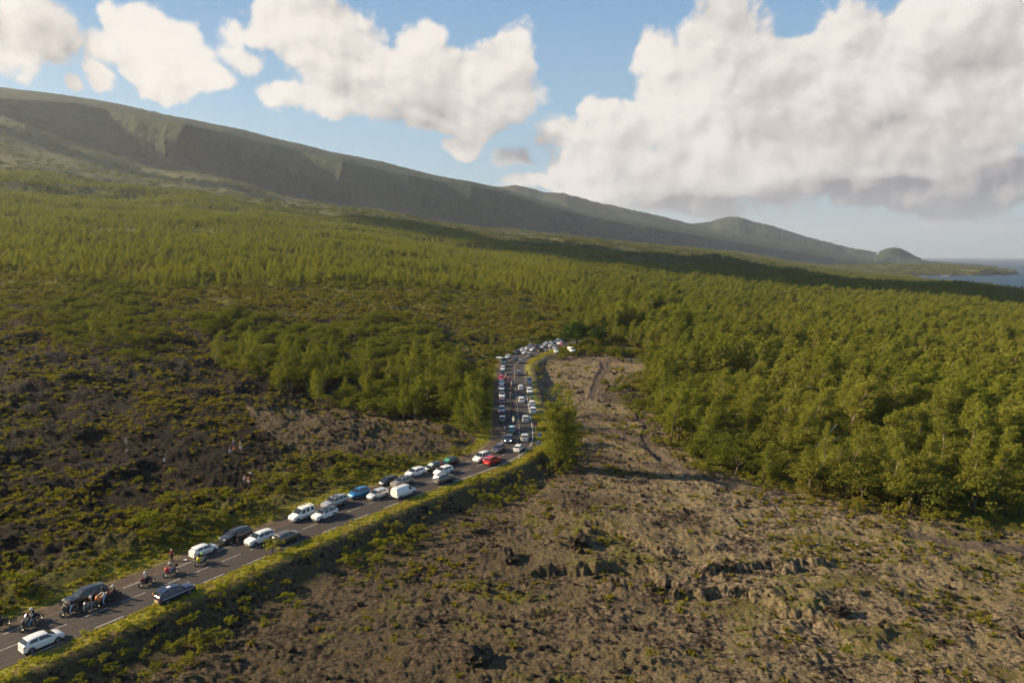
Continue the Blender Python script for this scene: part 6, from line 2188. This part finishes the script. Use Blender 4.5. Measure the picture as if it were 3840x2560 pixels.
def make_person(kind, loc, rz, label, top='white', legs='blue', shoes='black', head='hair', headc=None, jacket=False, shorts=False, skin=SKIN, scale=1.0, bag=None, group=None, lean=0.0):
    r = empty("person", loc, rz)
    r.rotation_euler = (lean, 0, rz)
    r.scale = (scale,) * 3
    tag(r, label, "person", group)
    M = PM[kind]
    b = part("body", M['body'], skin, r)
    part("jacket" if jacket else "shirt", M['jacket' if jacket else 'shirt'], CL[top], r)
    part("shorts" if shorts else "trousers", M['shorts' if shorts else 'trousers'], CL[legs], r)
    part("shoes", M['shoes'], CL[shoes], r)
    if head == 'helmet':
        h = part("helmet", M['helmet'], CL[headc or 'white'], r); part("visor", M['visor'], GLASS, h)
    elif head == 'cap': part("hair", M['hair'], HAIR, r); part("cap", M['cap'], CL[headc or 'white'], r)
    else: part("hair", M['hair'], HAIRB if headc == 'blond' else HAIR, r)
    if bag:
        J = pose(kind); c = J['chest']
        MB().box((c[0] - .21, 0, c[2] - .02), (.18, .30, .42)).build("backpack", CL[bag], r)
    return r

BK = [
 # sx sy facing colour label, rider (top, legs, helmet, pose) , opts
 (2, 2353, 't', 'black', "motorcycle cut by the left edge of the view", ('black', 'black', 'black', 'ride'), {}),
 (112, 2356, 't', 'black', "motorcycle ahead of a pair at the bottom of the road, beside the centre line", ('black', 'blue', 'black', 'ride'), {}),
 (125, 2332, 't', 'white', "white-faired motorcycle on the verge side of a pair at the bottom of the road", ('black', 'black', 'white', 'ride'), {}),
 (262, 2301, 't', 'black', "first motorcycle of the group of four beside the black estate car", ('black', 'lblue', 'grey', 'ride_foot'), {}),
 (342, 2287, 't', 'grey', "grey and gold motorcycle in the middle of the group of four", ('black', 'grey', 'white', 'ride_foot'), {}),
 (386, 2263, 't', 'orange', "orange-wheeled motorcycle at the tail of the black estate car", ('white', 'lblue', 'black', 'ride_foot'), {}),
 (424, 2246, 't', 'dred', "last motorcycle of the group of four, with red wheels", ('black', 'black', 'white', 'ride_foot'), {}),
 (552, 2193, 't', 'dred', "black and red naked motorcycle leaning into the open lane", ('grey', 'black', 'white', 'ride'), dict(lean=.10)),
 (641, 2155, 't', 'red', "bright red motorcycle with a black top box", ('black', 'lblue', 'white', 'ride'), dict(topbox=True)),
 (757, 2114, 't', 'yellow', "yellow and black motorcycle leaning beside the white parked hatchback", ('black', 'lblue', 'neon', 'ride'), dict(lean=-.18)),
 (1915, 1494, 't', 'black', "motorcycle riding down abreast of the two parked white crossovers", ('black', 'black', 'white', 'ride'), {}),
 (1918, 1514, 't', 'black', "motorcycle riding down beside the dark red parked car", ('black', 'black', 'black', 'ride'), {}),
 (1922, 1549, 't', 'red', "red motorcycle in the middle of the downhill column", ('black', 'black', 'purple', 'ride'), {}),
 (1927, 1569, 't', 'black', "dark motorcycle just behind the white-suited rider", ('teal', 'navy', 'black', 'ride'), {}),
 (1926, 1586, 't', 'white', "white motorcycle leading the downhill column", ('white', 'grey', 'neon', 'ride'), {}),
 (1917.5, 1465, 't', 'black', "motorcycle fourth from the top of the downhill column", ('black', 'grey', 'orange', 'ride'), {}),
 (1917.5, 1449, 't', 'white', "white motorcycle third from the top of the downhill column", ('teal', 'grey', 'white', 'ride'), {}),
 (1914, 1438, 't', 'red', "motorcycle second from the top of the downhill column, rider in pink", ('pink', 'navy', 'red', 'ride'), {}),
 (1909, 1430, 't', 'black', "topmost motorcycle of the downhill column", ('green', 'navy', 'beige', 'ride'), {}),
 (1989, 1495, 't', 'black', "left of two motorcycles parked below the white seaward crossover", None, dict(rz_add=.2)),
 (1997, 1496, 't', 'blue', "right of two motorcycles parked below the white seaward crossover", None, dict(rz_add=-.2)),
 (1976, 1407, 'a', 'white', "motorcycle alone on the seaward verge above the silver-blue off-roader", ('black', 'black', 'black', 'ride_foot'), {}),
]
RIDE_LAB = {0: "rider in black at the left edge of the view", 1: "rider in black and blue jeans on the leading motorcycle at the bottom", 2: "rider in black with a white helmet on the white-faired motorcycle",
            3: "rider in black jacket and pale jeans, first of the group of four", 4: "rider with a white helmet on the grey and gold motorcycle", 5: "rider in white beside the tail of the black estate car",
            6: "rider in black with a white helmet, last of the group of four", 7: "rider in grey with a white and red helmet leaning on the black and red motorcycle", 8: "rider in black t-shirt and pale jeans on the bright red motorcycle",
            9: "rider with a neon green helmet on the yellow motorcycle", 10: "rider with a white helmet abreast of the parked white crossovers", 11: "rider in black beside the dark red parked car",
            12: "rider with a purple helmet on the red motorcycle", 13: "rider in teal just behind the white-suited rider", 14: "rider in white with a neon green helmet leading the downhill column",
            15: "rider with an orange helmet fourth from the top of the column", 16: "rider in teal third from the top of the column", 17: "rider in pink second from the top of the column", 18: "rider in olive at the top of the column",
            21: "rider in black stopped on the seaward verge"}
PAINTS['orange'] = paint('orange', (.60, .16, .02))
PAINTS['yellow'] = paint('yellow', (.62, .50, .01))
for i, (sx, sy, fc, colr, lab, rider, kw) in enumerate(BK):
    b = make_bike(sx, sy, fc, colr, lab, **kw)
    if rider:
        t, l_, hc, ps = rider
        make_person(ps, tuple(b.location), b.rotation_euler[2], RIDE_LAB[i], t, l_, 'black', 'helmet', hc, jacket=(i not in (8,)), lean=kw.get('lean', 0), scale=1.08, group="motorcycle riders on the coast road")

def ground_person(kind, sx, sy, zz, facing, label, **kw):
    x, y = at(sx, sy, zz)
    for _ in range(4):
        z = tz(x, y); x, y = at(sx, sy, z)
    return make_person(kind, (x, y, tz(x, y) - .02), facing, label, **kw)
G1 = "walkers out on the dark lava left of the road"
PP = [
 # feet position in the 3840 wide photograph
 ('walk', 645, 2102, 0, -1.2, "person in a red shirt and white cap standing in the verge bushes above the motorcycles", dict(top='red', legs='black', head='cap', headc='white'), None),
 ('stand', 894.5, 2043, 0, 2.8, "dark-clad person standing at the open door of the charcoal off-roader", dict(top='black', legs='navy', shorts=True, skin=SKIND), None),
 ('walk', 863, 1686, 4, -.5, "person in black top and pale jeans, left of the lava group of four", dict(top='black', legs='lblue'), G1),
 ('stand', 877, 1672, 5, -1.5, "person in grey and lilac with a pale cap, highest of the lava group of four", dict(top='grey', legs='purple', head='cap', headc='beige'), G1),
 ('walk', 879, 1695, 4, -1.0, "person in an orange-red top in the lava group of four", dict(top='orange', legs='black', head='cap', headc='orange'), G1),
 ('walk', 903, 1698, 4, -1.2, "person with a white hat and white shorts, right of the lava group of four", dict(top='green', legs='white', shorts=True, head='cap', headc='white'), G1),
 ('walk', 969, 1790, 3, -1.3, "tall person in a dark red shirt and pale shorts climbing the lava", dict(top='red', legs='grey', shorts=True, bag='green'), G1),
 ('sit', 920, 1793, 3, -1.8, "person crouching with white and green clothes at the lower lava group", dict(top='green', legs='white'), G1),
 ('reach', 942, 1795, 3, 2.4, "person in a white shirt bending at the lower lava group", dict(top='white', legs='black'), G1),
 ('sit', 932, 1800, 3, -.8, "person in an orange-red top sitting lowest in the lava group", dict(top='orange', legs='white', head='cap', headc='orange'), G1),
 ('walk', 1001, 1801, 3, 2.0, "blond person in black with white shorts on the lower lava", dict(top='black', legs='white', shorts=True, head='hair', headc='blond'), G1),
 ('walk', 1023, 1815, 3, -.6, "person in grey shirt and blue trousers, rightmost of the lower lava group", dict(top='grey', legs='blue'), G1),
 ('stand', 475, 1676, 5, -1.0, "person in grey, upper of the pair on the dark lava at the far left", dict(top='grey', legs='beige'), G1),
 ('stand', 478, 1712, 4, -1.3, "person in tan, lower of the pair on the dark lava at the far left", dict(top='beige', legs='navy', shorts=True), G1),
 ('walk', 617, 1727, 4, .5, "person with a white cap and grey backpack alone on the dark lava", dict(top='white', legs='black', shorts=True, head='cap', headc='white', bag='grey'), G1),
 ('walk', 793, 1158, 18, 0, "tiny figure in red high on the left lava", dict(top='red', legs='black'), G1),
 ('walk', 965, 1146, 18, 0, "tiny figure in white high on the left lava", dict(top='white', legs='white'), G1),
 ('stand', 1716, 1312, 1, -1.2, "person in an ochre top at the left of the three beside the far lava", dict(top='beige', legs='red'), None),
 ('walk', 1721.5, 1318, 1, -1.4, "person in grey shorts in the middle of the three by the far lava", dict(top='grey', legs='blue', shorts=True), None),
 ('walk', 1729, 1319, 1, -1.4, "person in a pink top at the right of the three by the far lava", dict(top='pink', legs='red', shorts=True), None),
 ('walk', 1897, 1418, 0, 1.2, "person in a white top and red trousers walking beside the bright red car", dict(top='white', legs='red'), None),
 ('walk', 1898, 1450, 0, 1.4, "person in red shirt and dark trousers walking beside the white cars", dict(top='red', legs='navy', skin=SKIND), None),
 ('stand', 1904, 1351, 0, -1.4, "person in grey standing between the camper van and a white car", dict(top='grey', legs='grey'), None),
 ('stand', 1898, 1336, 1, -1.4, "person standing in the bushes behind the camper van", dict(top='grey', legs='white'), None),
 ('sit', 1868, 1362, 0, -1.4, "person in red sitting under the awning", dict(top='red', legs='navy', skin=SKIND), None),
 ('stand', 1873, 1360, 0, -1.6, "person in white under the awning", dict(top='white', legs='blue'), None),
 ('stand', 1925.5, 1327, 0, -1.0, "person in white standing left of the black off-roader", dict(top='white', legs='black'), None),
 ('walk', 2045, 1319, 0, -1.5, "person in pale clothes walking right of the police van", dict(top='neon', legs='white'), None),
 ('walk', 2060, 1315, 0, -1.5, "person in white walking at the entrance of the lay-by", dict(top='white', legs='white'), None),
 ('stand', 1876, 1555, 0, -1.5, "person in white and pink at the nose of the silver parked car", dict(top='white', legs='pink'), None),
 ('stand', 2100, 1304, 0, -1.5, "person under the pink parasol in the lay-by", dict(top='black', legs='black'), None),
 ('stand', 2227, 1350, -2, -1.5, "person in white standing at the top of the winding path", dict(top='white', legs='black'), None),
 ('sit', 2221, 1351, -2, -1.5, "dark-clad person crouching beside the one in white at the top of the winding path", dict(top='black', legs='black'), None),
]
for (kd, sx, sy, zz, fc, lab, kw, grp) in PP:
    ground_person(kd, sx, sy, zz, fc, lab, group=grp, **kw)
# pink parasol
x, y = at(2101, 1304, 0)
r = empty("parasol", (x + .3, y, tz(x, y)), 0)
tag(r, "pink and red parasol held up in the lay-by beyond the parked cars", "parasol")
MB().tube([(0, 0, .9), (0, 0, 2.1)], .02, 6).build("pole", STEEL, r)
cn = MB(); n_ = 16
cn.add([(1.05 * math.cos(2 * math.pi * k / n_), 1.05 * math.sin(2 * math.pi * k / n_), 1.85) for k in range(n_)] + [(0, 0, 2.25)], [(k, (k + 1) % n_, n_) for k in range(n_)])
cn.build("canopy", principled("parasol_pink", (.75, .10, .20), .6), r)
# a sheet of paper on the verge beside the white parked hatchback
x, y = at(694.5, 2099, 0)
m = MB(); m.box((0, 0, 0), (.42, .30, .012)); pp_ = m.build("paper_sheet", WHITE, None, loc=(x, y, tz(x, y) + .12), rot=(.15, .1, .6))
tag(pp_, "white sheet of paper lying in the verge grass beside the parked white hatchback", "paper")

# ------------------------------------------------------------------ fallen pale trunk in the forest edge
def dead_tree(dx, dy, zz, ang, L, label, name="fallen_trunk"):
    x, y = atD(dx, dy, zz); z = tz(x, y) + .6
    r = empty(name, (x, y, z), ang)
    tag(r, label, "dead tree", None)
    m = MB()
    m.tube([(-.3, 0, -.4), (L * .25, .1, L * .28), (L * .55, .5, L * .52), (L * .8, .7, L * .80)], [.34, .26, .17, .06], 8)
    m.build("trunk", M_WHITEWOOD, r, True)
    m = MB(); m.tube([(L * .25, .1, L * .28), (L * .52, -.4, L * .42), (L * .85, -.9, L * .58)], [.18, .11, .03], 6)
    m.build("branch", M_WHITEWOOD, r, True)
    return r
M_WHITEWOOD = noisy("dead_wood", (.46, .38, .30), (.30, .24, .19), 2.5, .85, .4, 8)
dead_tree(1838, 1048, -3, .1, 11, "pale bare forked trunk leaning right out of the forest edge")
dead_tree(2290, 1072, -5, .1, 8, "bare pale trunk leaning in the forest at the right edge of the view")
dead_tree(1985, 1012, -2, .2, 8, "thin bare leaning trunk halfway up the forest front")

# ------------------------------------------------------------------ far things: mast and house on the headland hill
def far_pt(dx, dy, dist):
    u = float(xD2u(dx, dy)); t = float(yD2t(dy))
    return (u * dist, dist, CAM_H + t * dist)
p = far_pt(2061, 568, 7200)
r = empty("radio_mast", (p[0], p[1], p[2] - 8)); tag(r, "thin radio mast on top of the small dome hill by the sea", "mast")
MB().tube([(0, 0, 0), (0, 0, 48)], [1.6, .5], 6).build("pole", STEEL, r)
p = far_pt(2017, 582, 6900)
r = empty("white_house", (p[0], p[1], p[2] - 4)); tag(r, "tiny white house at the left foot of the small dome hill", "house")
MB().box((0, 0, 5), (18, 12, 8)).build("wall", WHITE, r)
m = MB(); m.add([(-10, -7, 9.01), (10, -7, 9.01), (10, 7, 9.01), (-10, 7, 9.01), (-9, 0, 13), (9, 0, 13)], [(0, 1, 5, 4), (3, 4, 5, 2), (0, 4, 3), (1, 2, 5)])
m.build("roof", principled("roof_grey", (.3, .28, .27), .8), r)

# ------------------------------------------------------------------ unseen clouds added to cast the shadows on the land
def shadow_cloud(foot, zg, alt, thick, name, label, seed):
    """unseen cloud mesh added high to the left, shaped so its shadow fills foot"""
    xs = [p[0] for p in foot]; ys = [p[1] for p in foot]
    X, Y = np.meshgrid(np.arange(min(xs) - 150, max(xs) + 150, 28.0), np.arange(min(ys) - 150, max(ys) + 150, 28.0), indexing='ij')
    zt_ = terrain_z(X.ravel(), Y.ravel(), False) + 8
    t = (alt - zt_) / sun_dir.z
    ox, oy = sun_dir.x * t, sun_dir.y * t
    d, _ = seg_dist(X.ravel(), Y.ravel(), foot + [foot[0]])
    ins = in_poly(X.ravel(), Y.ravel(), foot)
    sd = np.where(ins, d, -d).reshape(X.shape) + 150 * (fbm(X / 170, Y / 170, 4, seed, .6) - .5)
    h = np.clip(sd / 160, 0, 1) ** .5
    top = alt + thick * h * (.55 + .9 * fbm(X / 220, Y / 220, 4, seed + 3))
    bot = alt - thick * .12 * h
    idx = np.arange(X.size).reshape(X.shape)
    q = np.stack([idx[:-1, :-1], idx[1:, :-1], idx[1:, 1:], idx[:-1, 1:]], -1)
    live = (h[:-1, :-1] > 0) | (h[1:, :-1] > 0) | (h[1:, 1:] > 0) | (h[:-1, 1:] > 0)
    q = q[live]
    V = np.concatenate([np.c_[X.ravel() + ox, Y.ravel() + oy, top.ravel()], np.c_[X.ravel() + ox, Y.ravel() + oy, bot.ravel()]])
    F = np.concatenate([q, q[:, ::-1] + X.size])
    m = principled("cloud_white", (.9, .9, .9), 1.0, 0, 0)
    o = link(name, np_mesh(name, V, F, True), m)
    tag(o, kind='structure')
    return o
shadow_cloud([(-520, 1560), (-250, 1330), (-30, 1180), (120, 980), (300, 800), (560, 740), (800, 780), (1100, 900), (1700, 1250), (2000, 1800), (1300, 1750), (900, 2050), (400, 2150), (100, 2050), (-300, 1820)], 20, 2300, 320, "cloud", "", 5)  # unseen caster for the dark band across the forest
shadow_cloud([(-2600, 2500), (-1950, 2400), (-1500, 2560), (-1600, 2720), (-2500, 2760)], 450, 2500, 300, "cloud", "", 9)  # unseen caster for the streak on the far left slope

# ------------------------------------------------------------------ haze
HAZE_TOP = 1520.0
hz = MB(); hz.box((13000, 12500, (HAZE_TOP - 182) / 2), (54000, 55000, HAZE_TOP + 182))
ho = link("haze", hz.mesh("haze"))
hm_ = bpy.data.materials.new("haze_air"); hm_.use_nodes = True
hn = hm_.node_tree; hn.nodes.clear()
pv = hn.nodes.new('ShaderNodeVolumePrincipled'); oo = hn.nodes.new('ShaderNodeOutputMaterial')
pv.inputs['Color'].default_value = (0.80, 0.88, 1.0, 1)
pv.inputs['Density'].default_value = HAZE_D
pv.inputs['Anisotropy'].default_value = 0.25
hn.links.new(pv.outputs[0], oo.inputs['Volume'])
ho.data.materials.append(hm_)
tag(ho, "thin bluish haze filling the air over the whole coast", "haze", kind='stuff')
